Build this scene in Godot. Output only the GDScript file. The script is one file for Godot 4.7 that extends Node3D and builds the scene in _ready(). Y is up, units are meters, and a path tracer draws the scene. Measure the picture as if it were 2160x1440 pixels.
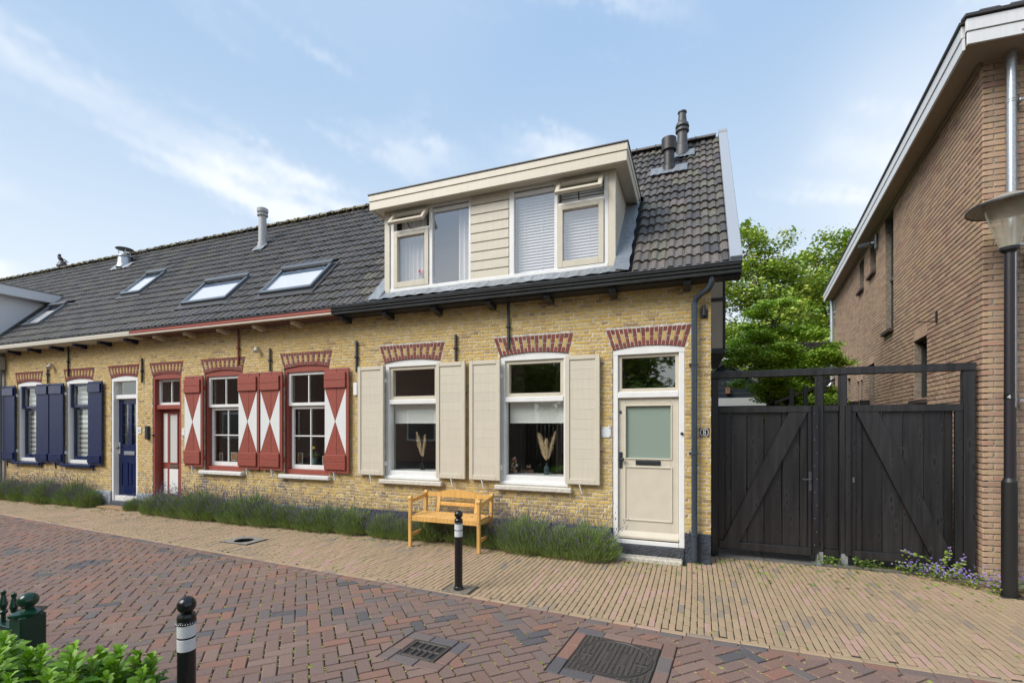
extends Node3D
# A Dutch street: a row of three small yellow brick houses, a black gate and a brown brick house.
# World: x along the facade (0 at the corner beside the gate), z out of the facade, y up, metres.

const EYE := Vector3(-0.197, 1.75, 6.475)
const YAW := 21.04
const FOCAL := 1000.0 / 1440.0
const PITCH := 47.5
var rng := RandomNumberGenerator.new()
var M := {}
var names := {}
var mesh_cache := {}
var roof_frame: Transform3D
var fw: Vector3
var rt: Vector3

# ---------------------------------------------------------------- mesh builder
class MB:
	var v := PackedVector3Array()
	var n := PackedVector3Array()
	var c := PackedColorArray()
	var col := Color(1, 1, 1)
	var xf := Transform3D()
	func put(p: Vector3, nn: Vector3):
		v.append(xf * p); n.append((xf.basis * nn).normalized()); c.append(col)
	func tri(a: Vector3, b: Vector3, d: Vector3):
		var nn = (b - a).cross(d - a)
		if nn.length_squared() < 1e-18: return
		nn = nn.normalized()
		put(a, nn); put(d, nn); put(b, nn)
	func tris(a, b, d, na, nb, nd):
		put(a, na); put(d, nd); put(b, nb)
	func face(pts: Array, out: Vector3):
		var nn = (pts[1] - pts[0]).cross(pts[2] - pts[0])
		if nn.length_squared() < 1e-18 and pts.size() > 3: nn = (pts[2] - pts[0]).cross(pts[3] - pts[0])
		if nn.dot(out) < 0:
			pts = pts.duplicate(); pts.reverse()
		for i in range(1, pts.size() - 1): tri(pts[0], pts[i], pts[i + 1])
	func box(a: Vector3, b: Vector3, k := 0.0):
		var ce = (a + b) / 2.0
		var h = ((b - a) / 2.0).abs()
		k = min(k, min(h.x, min(h.y, h.z)) * 0.8)
		for ax in 3:
			var u = (ax + 1) % 3
			var w = (ax + 2) % 3
			for s in [-1.0, 1.0]:
				var q = []
				for e in [[-1, -1], [1, -1], [1, 1], [-1, 1]]:
					var p = Vector3()
					p[ax] = s * h[ax]; p[u] = e[0] * (h[u] - k); p[w] = e[1] * (h[w] - k)
					q.append(ce + p)
				var o = Vector3(); o[ax] = s
				face(q, o)
		if k <= 0: return
		for t in 3:
			var i = (t + 1) % 3
			var j = (t + 2) % 3
			for si in [-1.0, 1.0]:
				for sj in [-1.0, 1.0]:
					var q = []
					for e in [[0, -1], [0, 1], [1, 1], [1, -1]]:
						var p = Vector3()
						p[i] = si * (h[i] - (k if e[0] == 1 else 0.0)); p[j] = sj * (h[j] - (k if e[0] == 0 else 0.0)); p[t] = e[1] * (h[t] - k)
						q.append(ce + p)
					var o = Vector3(); o[i] = si; o[j] = sj
					face(q, o)
		for sx in [-1.0, 1.0]:
			for sy in [-1.0, 1.0]:
				for sz in [-1.0, 1.0]:
					var s = Vector3(sx, sy, sz)
					face([ce + s * (h - Vector3(0, k, k)), ce + s * (h - Vector3(k, 0, k)), ce + s * (h - Vector3(k, k, 0))], s)
	func prism(poly: Array, z0: float, z1: float):   # polygon in xy, any turn, convex
		var f = []
		var g = []
		var ce = Vector3()
		for p in poly:
			f.append(Vector3(p.x, p.y, z1)); g.append(Vector3(p.x, p.y, z0)); ce += Vector3(p.x, p.y, (z0 + z1) / 2)
		ce /= poly.size()
		face(f, Vector3(0, 0, 1) * sign(z1 - z0)); face(g, Vector3(0, 0, -1) * sign(z1 - z0))
		for i in poly.size():
			var j = (i + 1) % poly.size()
			face([f[i], f[j], g[j], g[i]], (f[i] + f[j]) / 2 - ce)
	func bar(a: Vector3, b: Vector3, w: float, d: float, up := Vector3.UP, k := 0.0):   # square bar from a to b
		var keep = xf
		var z = (b - a).normalized()
		var x = up.cross(z)
		if x.length() < 1e-4: x = Vector3.RIGHT
		x = x.normalized()
		var y = z.cross(x)
		xf = keep * Transform3D(Basis(x, y, z), a)
		box(Vector3(-w / 2, -d / 2, 0), Vector3(w / 2, d / 2, (b - a).length()), k)
		xf = keep
	func tube(pts: Array, rad, seg := 10, caps := true):
		var rings = []
		var nrm = []
		var side = Vector3.ZERO
		for i in pts.size():
			var t = (pts[min(i + 1, pts.size() - 1)] - pts[max(i - 1, 0)]).normalized()
			if side == Vector3.ZERO:
				side = t.cross(Vector3.UP if abs(t.y) < 0.9 else Vector3.RIGHT).normalized()
			side = (side - t * side.dot(t)).normalized()
			var up = t.cross(side)
			var r = rad[i] if rad is Array else rad
			var ring = []
			var nr = []
			for k in seg:
				var a = TAU * k / seg
				var dn = side * cos(a) + up * sin(a)
				ring.append(pts[i] + dn * r); nr.append(dn)
			rings.append(ring); nrm.append(nr)
		for i in pts.size() - 1:
			for k in seg:
				var k2 = (k + 1) % seg
				tris(rings[i][k], rings[i][k2], rings[i + 1][k2], nrm[i][k], nrm[i][k2], nrm[i + 1][k2])
				tris(rings[i][k], rings[i + 1][k2], rings[i + 1][k], nrm[i][k], nrm[i + 1][k2], nrm[i + 1][k])
		if caps:
			face(rings[0], pts[0] - pts[1]); face(rings[-1], pts[-1] - pts[-2])
	func lathe(prof: Array, at: Vector3, seg := 20):   # prof: Vector2(radius, height), from below upwards
		for i in prof.size() - 1:
			var d = prof[i + 1] - prof[i]
			if d.length() < 1e-6: continue
			var nr = Vector2(d.y, -d.x).normalized()
			for k in seg:
				var a = TAU * k / seg
				var b = TAU * (k + 1) / seg
				var A = Vector3(cos(a), 0, sin(a))
				var B = Vector3(cos(b), 0, sin(b))
				var na = A * nr.x + Vector3.UP * nr.y
				var nb = B * nr.x + Vector3.UP * nr.y
				var p0 = at + A * prof[i].x + Vector3.UP * prof[i].y
				var p1 = at + B * prof[i].x + Vector3.UP * prof[i].y
				var p2 = at + B * prof[i + 1].x + Vector3.UP * prof[i + 1].y
				var p3 = at + A * prof[i + 1].x + Vector3.UP * prof[i + 1].y
				tris(p0, p2, p1, na, nb, nb)
				tris(p0, p3, p2, na, na, nb)
	func ball(at: Vector3, r: float, seg := 16, squash := 1.0):
		var hn = int(seg / 2.0)
		for i in hn:
			for k in seg:
				var q = []
				for e in [[i, k], [i, k + 1], [i + 1, k + 1], [i + 1, k]]:
					var t = PI * e[0] / hn
					var a = TAU * e[1] / seg
					q.append(Vector3(sin(t) * cos(a), cos(t), sin(t) * sin(a)))
				var P = func(d): return at + Vector3(d.x, d.y * squash, d.z) * r
				tris(P.call(q[0]), P.call(q[1]), P.call(q[2]), q[0], q[1], q[2])
				tris(P.call(q[0]), P.call(q[2]), P.call(q[3]), q[0], q[2], q[3])
	func mesh() -> ArrayMesh:
		var a = []
		a.resize(Mesh.ARRAY_MAX)
		a[Mesh.ARRAY_VERTEX] = v; a[Mesh.ARRAY_NORMAL] = n; a[Mesh.ARRAY_COLOR] = c
		var m = ArrayMesh.new()
		if v.size() > 0: m.add_surface_from_arrays(Mesh.PRIMITIVE_TRIANGLES, a)
		return m

# ---------------------------------------------------------------- nodes
func numbered(called: String) -> String:
	if not names.has(called):
		names[called] = 0
		return called
	names[called] += 1
	return "%s_%03d" % [called, names[called]]
func base_of(node) -> Vector3:
	var p = Vector3()
	while node != self:
		p += node.position
		node = node.get_parent()
	return p
func thing(called, label, category, at := Vector3.ZERO, group := "") -> Node3D:
	var o = Node3D.new()
	o.name = numbered(called)
	add_child(o)
	o.position = at
	tag(o, label, category, group)
	return o
func tag(o, label := "", category := "", group := "", kind := ""):
	if label: o.set_meta("label", label)
	if category: o.set_meta("category", category)
	if group: o.set_meta("group", group)
	if kind: o.set_meta("kind", kind)
	return o
func sub(parent, called) -> Node3D:      # an empty part that holds sub-parts
	var o = Node3D.new()
	o.name = called
	parent.add_child(o, true)
	return o
func part(parent, called, mb: MB, m, label := "") -> MeshInstance3D:
	var o = MeshInstance3D.new()
	o.name = numbered(called) if parent == self else called
	parent.add_child(o, true)
	var off = base_of(o)
	if off != Vector3.ZERO:
		for i in mb.v.size(): mb.v[i] -= off
	o.mesh = mb.mesh()
	o.material_override = null
	if o.mesh.get_surface_count() > 0: o.mesh.surface_set_material(0, M[m] if m is String else m)
	if label: o.set_meta("label", label)
	return o
func solo(called, mb: MB, m, at, label, category, group := "") -> Node3D:   # a thing that is one mesh
	var o = MeshInstance3D.new()
	o.name = numbered(called)
	add_child(o)
	o.position = at
	for i in mb.v.size(): mb.v[i] -= at
	o.mesh = mb.mesh()
	o.mesh.surface_set_material(0, M[m] if m is String else m)
	tag(o, label, category, group)
	return o
func structure(called, mb: MB, m):
	var o = part(self, called, mb, m)
	o.set_meta("kind", "structure")
	return o
func bx(parent, called, m, a: Vector3, b: Vector3, k := 0.004, col := Color(1, 1, 1), label := ""):
	var mb = MB.new()
	mb.col = col
	mb.box(a, b, k)
	return part(parent, called, mb, m, label)
func lettering(parent, called, text, size, at, m, font := "Droid Serif"):
	var t = TextMesh.new()
	var f = SystemFont.new()
	f.font_names = PackedStringArray([font])
	t.font = f
	t.text = text
	t.font_size = 64
	t.pixel_size = size / 64.0
	t.depth = 0.004
	t.material = M[m]
	var o = MeshInstance3D.new()
	o.name = called
	parent.add_child(o, true)
	o.mesh = t
	o.position = at - base_of(parent)
	return o

# ---------------------------------------------------------------- camera helper
func to_pixel(p: Vector3) -> Vector3:    # photograph pixels (2160 x 1440) and depth
	var d = p - EYE
	var z = d.dot(fw)
	if z < 0.2: return Vector3(-9999, -9999, z)
	return Vector3(1080 + 1000 * d.dot(rt) / z, 897 - 1000 * d.y / z, z)
func in_view(p: Vector3, margin := 0.0) -> bool:
	var q = to_pixel(p)
	return q.z > 0.2 and q.x > -margin and q.x < 2160 + margin and q.y > -margin and q.y < 1440 + margin

# ---------------------------------------------------------------- materials
func noise_image(kind, seed_, freq, oct, size) -> Image:
	var f = FastNoiseLite.new()
	f.noise_type = kind
	f.seed = seed_
	f.frequency = freq
	f.fractal_octaves = oct
	return f.get_seamless_image(size, size)
func tint_tex(seed_, freq, lo: Color, hi: Color, oct := 4, size := 256, kind := FastNoiseLite.TYPE_SIMPLEX_SMOOTH, power := 1.0) -> ImageTexture:
	var g = noise_image(kind, seed_, freq, oct, size)
	var im = Image.create(size, size, true, Image.FORMAT_RGB8)
	for y in size:
		for x in size:
			im.set_pixel(x, y, lo.lerp(hi, pow(g.get_pixel(x, y).r, power)).linear_to_srgb())
	im.generate_mipmaps()
	return ImageTexture.create_from_image(im)
func bump_tex(seed_, freq, oct := 4, strength := 4.0, size := 256) -> ImageTexture:
	var g = noise_image(FastNoiseLite.TYPE_SIMPLEX_SMOOTH, seed_, freq, oct, size)
	g.convert(Image.FORMAT_RGBA8)
	g.bump_map_to_normal_map(strength)
	return ImageTexture.create_from_image(g)
func grain_image(seed_, lo: Color, hi: Color, size := 256, across := 1.0, knots := 0) -> ImageTexture:   # wood grain, long along v
	var f = FastNoiseLite.new()
	f.seed = seed_
	f.frequency = 0.05
	f.fractal_octaves = 4
	var r = RandomNumberGenerator.new()
	r.seed = seed_
	var kn = []
	for i in knots: kn.append(Vector3(r.randf() * size, r.randf() * size, r.randf_range(3, 8)))
	var im = Image.create(size, size, true, Image.FORMAT_RGB8)
	for y in size:
		for x in size:
			var wx = x * across
			var k = 0.5 + 0.5 * f.get_noise_3d(wx, cos(TAU * y / size) * 6.0, sin(TAU * y / size) * 6.0)
			k = 0.6 * k + 0.4 * (0.5 + 0.5 * f.get_noise_3d(wx * 4.0, 100 + cos(TAU * y / size) * 9.0, sin(TAU * y / size) * 9.0))
			k = clamp(k * 1.6 - 0.3, 0, 1)
			for q in kn:
				var d = Vector2(x - q.x, (y - q.y) * 0.6).length() / q.z
				if d < 2.0: k = lerp(k, 0.15 if d < 0.8 else 0.9, clamp(2.0 - d, 0.0, 1.0))
			im.set_pixel(x, y, lo.lerp(hi, k).linear_to_srgb())
	im.generate_mipmaps()
	return ImageTexture.create_from_image(im)
func mat(called, col: Color, rough := 0.7, tex = null, scale := 1.0, nor = null, nscale := 1.0, metal := 0.0) -> StandardMaterial3D:
	var m = StandardMaterial3D.new()
	m.resource_name = called
	m.albedo_color = col.linear_to_srgb()
	m.roughness = rough
	m.metallic = metal
	m.vertex_color_use_as_albedo = true
	if tex or nor:
		m.uv1_triplanar = true
		m.uv1_world_triplanar = true
		m.uv1_scale = Vector3.ONE * scale
		m.uv1_triplanar_sharpness = 4.0
	if tex: m.albedo_texture = tex
	if nor:
		m.normal_enabled = true
		m.normal_texture = nor
		m.normal_scale = nscale
	M[called] = m
	return m
func glass(called, tint: Color, alpha := 0.04, metal := 0.08, rough := 0.0):
	var m = StandardMaterial3D.new()
	m.resource_name = called
	m.transparency = BaseMaterial3D.TRANSPARENCY_ALPHA
	m.albedo_color = Color(tint.r, tint.g, tint.b, alpha)
	m.roughness = rough
	m.metallic = metal
	M[called] = m
func coated(called, tint: Color, share: float):      # coated double glazing: a share of the light is mirrored, the rest passes
	var m = StandardMaterial3D.new()
	m.resource_name = called
	m.transparency = BaseMaterial3D.TRANSPARENCY_ALPHA
	m.albedo_color = Color(tint.r, tint.g, tint.b, share)
	var im = Image.create(4, 4, false, Image.FORMAT_RGB8)
	im.fill(Color(1, 1, 1))
	m.albedo_texture = ImageTexture.create_from_image(im)
	m.metallic = 1.0
	m.roughness = 0.02
	M[called] = m
func leaf_mat(called, back: Color, rough := 0.5):
	var m = mat(called, Color(1, 1, 1), rough)
	m.backlight_enabled = true
	m.backlight = back
	m.cull_mode = BaseMaterial3D.CULL_DISABLED
func gray(k) -> Color: return Color(k, k, k)
func make_materials():
	var speck = tint_tex(1, 0.09, gray(0.74), gray(1.15), 5)
	var fine = tint_tex(2, 0.2, gray(0.78), gray(1.12), 4)
	var soft = tint_tex(3, 0.03, gray(0.95), gray(1.03), 5)
	var blotch = tint_tex(4, 0.03, Color(0.55, 0.5, 0.45), Color(1.12, 1.12, 1.12), 5)
	var rough_n = bump_tex(5, 0.12, 5, 5.0)
	var fine_n = bump_tex(6, 0.25, 4, 3.0)
	var wave_n = bump_tex(7, 0.012, 3, 8.0)
	var w: StandardMaterial3D
	mat("brick", Color(1, 1, 1), 0.85, speck, 3.1, rough_n, 0.7)
	mat("mortar", Color(0.68, 0.64, 0.55), 0.95, blotch, 0.9, rough_n, 0.6)
	mat("old_mortar", Color(0.25, 0.22, 0.18), 0.95, blotch, 1.3, rough_n, 0.8)
	mat("rough_brick", Color(1, 1, 1), 0.92, tint_tex(18, 0.06, Color(0.72, 0.66, 0.62), Color(1.1, 1.1, 1.1), 5), 4.3, rough_n, 1.2)
	mat("arch_brick", Color(1, 1, 1), 0.75, fine, 2.0, fine_n, 0.4)
	mat("paver", Color(1, 1, 1), 0.8, speck, 2.3, rough_n, 0.8)
	mat("yellow_paver", Color(1, 1, 1), 0.88, speck, 2.9, rough_n, 0.8)
	mat("joint_sand", Color(0.055, 0.047, 0.03), 1.0, blotch, 2.0, rough_n, 1.0)
	mat("earth", Color(0.09, 0.075, 0.055), 1.0, blotch, 0.7, rough_n, 1.0)
	mat("road_far", Color(0.17, 0.115, 0.095), 0.9, speck, 1.0, rough_n, 0.6)
	mat("tile", Color(1, 1, 1), 0.5, tint_tex(19, 0.045, Color(0.45, 0.43, 0.4), Color(1.35, 1.35, 1.35), 5), 1.9, fine_n, 0.5)
	w = mat("paint", Color(1, 1, 1), 0.42, grain_image(20, gray(0.92), gray(1.03)), 1.0, wave_n, 0.06)
	w.uv1_scale = Vector3(1.7, 0.8, 1.7)
	mat("gloss", Color(1, 1, 1), 0.22, soft, 0.7, wave_n, 0.06)
	mat("old_paint", Color(1, 1, 1), 0.55, tint_tex(8, 0.05, Color(0.72, 0.72, 0.75), gray(1.08), 5), 1.3, fine_n, 0.25)
	mat("render", Color(1, 1, 1), 0.9, blotch, 0.8, rough_n, 0.6)
	mat("plain", Color(1, 1, 1), 0.7, fine, 1.0)
	mat("lead", Color(0.26, 0.28, 0.3), 0.5, tint_tex(9, 0.04, Color(0.6, 0.65, 0.7), Color(1.35, 1.35, 1.35), 5), 1.5, wave_n, 0.6, 0.35)
	mat("zinc", Color(0.5, 0.53, 0.56), 0.36, tint_tex(10, 0.05, gray(0.72), gray(1.1), 5), 2.0, fine_n, 0.1, 0.75)
	mat("iron", Color(1, 1, 1), 0.45, soft, 1.7, fine_n, 0.25)
	mat("cast", Color(0.085, 0.075, 0.068), 0.55, speck, 3.0, rough_n, 0.5, 0.35)
	var char_tex = grain_image(11, Color(0.12, 0.12, 0.14), Color(1.0, 0.98, 0.96), 512, 0.35, 40)
	w = mat("black_wood", Color(0.031, 0.030, 0.032), 0.36, char_tex, 1.0)
	w.uv1_scale = Vector3(0.9, 0.45, 0.9)
	w = mat("pine", Color(1, 1, 1), 0.5, grain_image(12, Color(0.62, 0.52, 0.36), Color(1.12, 1.12, 1.12)), 1.0)
	w.uv1_scale = Vector3(3.0, 0.9, 3.0)
	mat("concrete", Color(0.3, 0.29, 0.27), 0.92, blotch, 1.6, rough_n, 0.7)
	mat("cloth", Color(1, 1, 1), 0.9, fine, 3.0)
	mat("reflector", Color(0.75, 0.76, 0.76), 0.3, tint_tex(13, 0.12, gray(0.55), gray(1.1), 4), 5.0)
	mat("zinc_paint", Color(0.42, 0.45, 0.49), 0.5, tint_tex(14, 0.08, gray(0.85), gray(1.06), 4), 2.0)
	mat("worn", Color(1, 1, 1), 0.9, tint_tex(15, 0.035, Color(0.3, 0.22, 0.15), gray(1.1), 5, 256, FastNoiseLite.TYPE_SIMPLEX_SMOOTH, 0.6), 2.5, rough_n, 0.8)
	mat("lace", Color(1, 1, 1), 0.95, tint_tex(16, 0.16, gray(0.3), gray(1.1), 2, 256, FastNoiseLite.TYPE_CELLULAR), 3.0)
	mat("white_ink", WHITE, 0.3)
	mat("blue_ink", Color(0.02, 0.04, 0.18), 0.3)
	mat("gray_ink", Color(0.2, 0.2, 0.2), 0.4)
	mat("dark_ink", Color(0.34, 0.2, 0.15), 0.5)
	mat("grey_mortar", Color(0.36, 0.33, 0.28), 0.95, blotch, 1.1, rough_n, 0.7)
	mat("black_plastic", Color(1, 1, 1), 0.24, soft, 1.0)
	coated("pane", Color(0.95, 0.98, 0.96), 0.25)
	coated("sky_pane", Color(0.95, 0.97, 1.0), 0.3)
	glass("door_pane", Color(0.72, 0.8, 0.74), 0.5, 0.04, 0.25)
	glass("lamp_bowl", Color(0.86, 0.83, 0.74), 0.3, 0.12, 0.24)
	leaf_mat("leaf", Color(0.5, 0.6, 0.12))
	leaf_mat("herb", Color(0.25, 0.3, 0.1), 0.6)
	leaf_mat("petal", Color(0.3, 0.25, 0.4), 0.6)

# ---------------------------------------------------------------- sky, sun, camera
func make_sky():
	var w = 1024
	var h = 512
	var im = Image.create(w, h, false, Image.FORMAT_RGBF)
	var f = FastNoiseLite.new()
	f.seed = 21; f.frequency = 0.9; f.fractal_octaves = 5; f.domain_warp_enabled = true; f.domain_warp_amplitude = 0.7; f.domain_warp_frequency = 0.7
	var g = FastNoiseLite.new()
	g.seed = 41; g.frequency = 1.0; g.fractal_octaves = 2
	for y in h:
		var el = (0.5 - (y + 0.5) / h) * PI
		for x in w:
			var az = ((x + 0.5) / w - 0.5) * TAU      # 0 looks along -z
			var d = Vector3(sin(az) * cos(el), sin(el), -cos(az) * cos(el))
			var up = clamp(sin(el), 0.0, 1.0)
			var blue = Color(0.285, 0.335, 0.375).lerp(Color(0.118, 0.19, 0.297), clamp(pow(up / 0.75, 0.75), 0, 1))
			var s = Vector3(d.x + d.y * 0.7, (d.y - d.x * 0.35) * 4.5, d.z) * 1.5
			var wisp = smoothstep(-0.1, 0.75, f.get_noise_3dv(s)) * smoothstep(-0.25, 0.35, g.get_noise_3dv(d * 2.3 + Vector3(3, 0, 1)))
			var bank = smoothstep(-0.15, 0.6, g.get_noise_3dv(d * 1.2) * 1.3 * (1.25 - up)) * (1.0 - 0.75 * smoothstep(0.3, 0.62, up))
			var cover = clamp(0.95 * pow(1.0 - up, 3.6) + 0.85 * bank + 0.75 * wisp, 0.0, 1.0)
			var c = blue.lerp(Color(0.40, 0.408, 0.418), cover)
			if el < 0: c = Color(0.2, 0.2, 0.2)
			im.set_pixel(x, y, c)
	var sm = PanoramaSkyMaterial.new()
	sm.panorama = ImageTexture.create_from_image(im)
	return sm
func make_camera_and_light():
	var a = deg_to_rad(YAW)
	fw = Vector3(-sin(a), 0, -cos(a))
	rt = Vector3(cos(a), 0, -sin(a))
	var cam = Camera3D.new()
	cam.name = "camera"
	add_child(cam)
	cam.position = EYE
	cam.rotation.y = a
	cam.projection = Camera3D.PROJECTION_FRUSTUM
	cam.near = 0.05
	cam.far = 400.0
	cam.size = 0.05 / FOCAL
	cam.frustum_offset = Vector2(0, 0.05 * 177.0 / 1000.0)
	cam.keep_aspect = Camera3D.KEEP_HEIGHT
	cam.current = true
	var env = Environment.new()
	env.background_mode = Environment.BG_SKY
	var sky = Sky.new()
	sky.sky_material = make_sky()
	env.sky = sky
	env.tonemap_mode = Environment.TONE_MAPPER_LINEAR
	env.tonemap_exposure = 2.75
	env.sdfgi_enabled = true
	env.ssao_enabled = true
	env.ssil_enabled = true
	var we = WorldEnvironment.new()
	we.name = "environment"
	we.environment = env
	add_child(we)
	var sun = DirectionalLight3D.new()
	sun.name = "sun"
	add_child(sun)
	sun.light_energy = 0.5
	sun.light_color = Color(1.0, 0.975, 0.94)
	sun.light_angular_distance = 36.0
	sun.shadow_enabled = true
	sun.look_at_from_position(Vector3(-6.3, 9, 7.6), Vector3.ZERO)

# ---------------------------------------------------------------- small pieces: bricks, pavers, tiles
func piece_mesh(w: float, h: float, d: float, bev: float, col: Color, m: String, variant: int) -> ArrayMesh:
	var key = "%s/%d/%d/%d/%s/%d" % [m, int(round(w * 200)), int(round(h * 500)), int(round(d * 500)), col.to_html(false), variant]
	if mesh_cache.has(key): return mesh_cache[key]
	w = round(w * 200) / 200.0
	var r = RandomNumberGenerator.new()
	r.seed = hash(key)
	var j = func(q): return r.randf_range(-q, q)
	var top = []
	var mid = []
	var bot = []
	for e in [[-1, -1], [1, -1], [1, 1], [-1, 1]]:
		var ox = j.call(bev * 0.35)
		var oy = j.call(bev * 0.35)
		top.append(Vector3(e[0] * (w / 2 - bev) + ox, e[1] * (h / 2 - bev) + oy, j.call(bev * 0.18)))
		mid.append(Vector3(e[0] * w / 2 + ox, e[1] * h / 2 + oy, -bev * 0.8))
		bot.append(Vector3(e[0] * w / 2 + ox, e[1] * h / 2 + oy, -d))
	var mb = MB.new()
	mb.col = col
	mb.face(top, Vector3(0, 0, 1))
	for i in 4:
		var k = (i + 1) % 4
		var o = (mid[i] + mid[k]) / 2
		mb.face([top[i], top[k], mid[k], mid[i]], o + Vector3(0, 0, 0.01))
		mb.face([mid[i], mid[k], bot[k], bot[i]], o)
	var me = mb.mesh()
	me.surface_set_material(0, M[m])
	mesh_cache[key] = me
	return me
# pieces: [Transform3D, mesh, size]. The largest in the picture become parts of their own, the rest one part of kind "stuff".
func lay(parent, called, rest_called, pieces: Array, most := 300):
	var scored = []
	for p in pieces:
		var q = to_pixel(p[0].origin)
		var s = 0.0
		if in_view(p[0].origin):
			s = p[2] / (q.z * q.z) * max(0.15, abs((EYE - p[0].origin).normalized().dot(p[0].basis.z.normalized())))
		if p.size() > 3: s *= p[3]
		scored.append([s, p])
	scored.sort_custom(func(a, b): return a[0] > b[0])
	var off = base_of(parent)
	var st = SurfaceTool.new()
	st.begin(Mesh.PRIMITIVE_TRIANGLES)
	var rest = 0
	for i in scored.size():
		var p = scored[i][1]
		if i < most and scored[i][0] > 0:
			var o = MeshInstance3D.new()
			o.name = called
			o.mesh = p[1]
			parent.add_child(o, true)
			o.transform = Transform3D(p[0].basis, p[0].origin - off)
		else:
			st.append_from(p[1], 0, Transform3D(p[0].basis, p[0].origin - off))
			rest += 1
	if rest > 0:
		var o = MeshInstance3D.new()
		o.name = rest_called
		o.mesh = st.commit()
		o.mesh.surface_set_material(0, pieces[0][1].surface_get_material(0))
		parent.add_child(o, true)
		o.set_meta("kind", "stuff")
var patch_noise: FastNoiseLite
func tone_at(list: Array, p: Vector3) -> Color:      # darker bricks lie in patches: the list runs from light to dark
	if patch_noise == null:
		patch_noise = FastNoiseLite.new()
		patch_noise.seed = 77; patch_noise.frequency = 0.55; patch_noise.fractal_octaves = 3
	var k = 0.42 + 0.55 * patch_noise.get_noise_2d(p.x, p.z) + rng.randfn(0, 0.24)
	return list[int(clamp(k, 0.0, 0.999) * list.size())]
func pick(list: Array): return list[rng.randi() % list.size()]
func tilted(xf: Transform3D, a := 0.01) -> Transform3D:
	return xf * Transform3D(Basis(Vector3.RIGHT, rng.randfn(0, a)) * Basis(Vector3.UP, rng.randfn(0, a)) * Basis(Vector3.BACK, rng.randfn(0, a * 0.6)), Vector3.ZERO)
# bricks of a wall in the xy plane of frame, with holes (Rect2) and blocked quads; returns pieces
func brick_field(frame: Transform3D, x0, x1, y0, y1, holes: Array, course: float, full: float, joint: float, palette: Array, m: String, bond: int, out: Array, top_of = null, quads := [], weight_of = null, stain_of = null):
	var row = 0
	var y = y0
	while y + course * 0.6 < y1:
		var yc = y + course / 2
		var hide = []
		for r in holes:
			if yc > r.position.y and yc < r.end.y: hide.append([r.position.x, r.end.x])
		for q in quads:   # [bottom y, top y, bl, br, tl, tr]
			if yc > q[0] and yc < q[1]:
				var t = (yc - q[0]) / (q[1] - q[0])
				hide.append([lerp(q[2], q[4], t), lerp(q[3], q[5], t)])
		hide.sort_custom(func(a, b): return a[0] < b[0])
		var free = []
		var at = x0
		for e in hide:
			if e[0] > at: free.append([at, min(e[0], x1)])
			at = max(at, e[1])
		if at < x1: free.append([at, x1])
		var unit = full if (bond == 0 or row % 2 == 0) else (full - joint) / 2
		var shift = (full + joint) / 2 * (row % 2) if bond == 0 else ((full + joint) * (0.5 if row % 4 == 0 else 0.0) + (0.0 if row % 2 == 0 else (full + joint) * 0.25))
		var step = unit + joint
		var k = floor((x0 - shift) / step) - 1
		while shift + k * step < x1:
			var jit = rng.randfn(0, joint * 0.22)
			var a = shift + k * step + jit
			var b = a + unit + rng.randfn(0, joint * 0.15)
			for e in free:
				var p = max(a, e[0] + 0.002)
				var q = min(b, e[1] - 0.002)
				if q - p < 0.022: continue
				if top_of != null and yc > top_of.call((p + q) / 2): continue
				var hh = course - joint + rng.randf_range(-0.0015, 0.0015)
				var col = palette[rng.randi() % palette.size()]
				if stain_of != null:
					var st = stain_of.call((p + q) / 2, yc)
					if rng.randf() < st: col = pick([Color(0.46, 0.32, 0.13), Color(0.40, 0.285, 0.135), Color(0.48, 0.33, 0.125)]) if st < 0.7 or rng.randf() < 0.45 else pick([Color(0.2, 0.155, 0.10), Color(0.29, 0.215, 0.12)])
				var me = piece_mesh(q - p, hh, 0.02, 0.0035, col, m, rng.randi() % 3)
				var xf = tilted(frame * Transform3D(Basis(), Vector3((p + q) / 2, yc, rng.randf_range(-0.0012, 0.0016))), 0.007)
				var it = [xf, me, (q - p) * hh]
				if weight_of != null: it.append(weight_of.call((p + q) / 2, yc))
				out.append(it)
			k += 1
		y += course
		row += 1
# the mortar body behind the bricks: boxes round the holes
func wall_body(parent, called, m, frame: Transform3D, x0, x1, y0, y1, z0, z1, holes: Array):
	var xs = [x0, x1]
	var ys = [y0, y1]
	for r in holes:
		for e in [r.position.x, r.end.x]: if e > x0 and e < x1 and not xs.has(e): xs.append(e)
		for e in [r.position.y, r.end.y]: if e > y0 and e < y1 and not ys.has(e): ys.append(e)
	xs.sort(); ys.sort()
	var mb = MB.new()
	mb.xf = frame
	var inside = func(x, y):
		for r in holes: if r.has_point(Vector2(x, y)): return true
		return false
	for j in ys.size() - 1:
		var i = 0
		while i < xs.size() - 1:
			var yc = (ys[j] + ys[j + 1]) / 2
			if inside.call((xs[i] + xs[i + 1]) / 2, yc):
				i += 1
				continue
			var k = i
			while k + 1 < xs.size() - 1 and not inside.call((xs[k + 1] + xs[k + 2]) / 2, yc): k += 1
			mb.box(Vector3(xs[i], ys[j], z0), Vector3(xs[k + 1], ys[j + 1], z1))
			i = k + 1
	return part(parent, called, mb, m)

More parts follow.
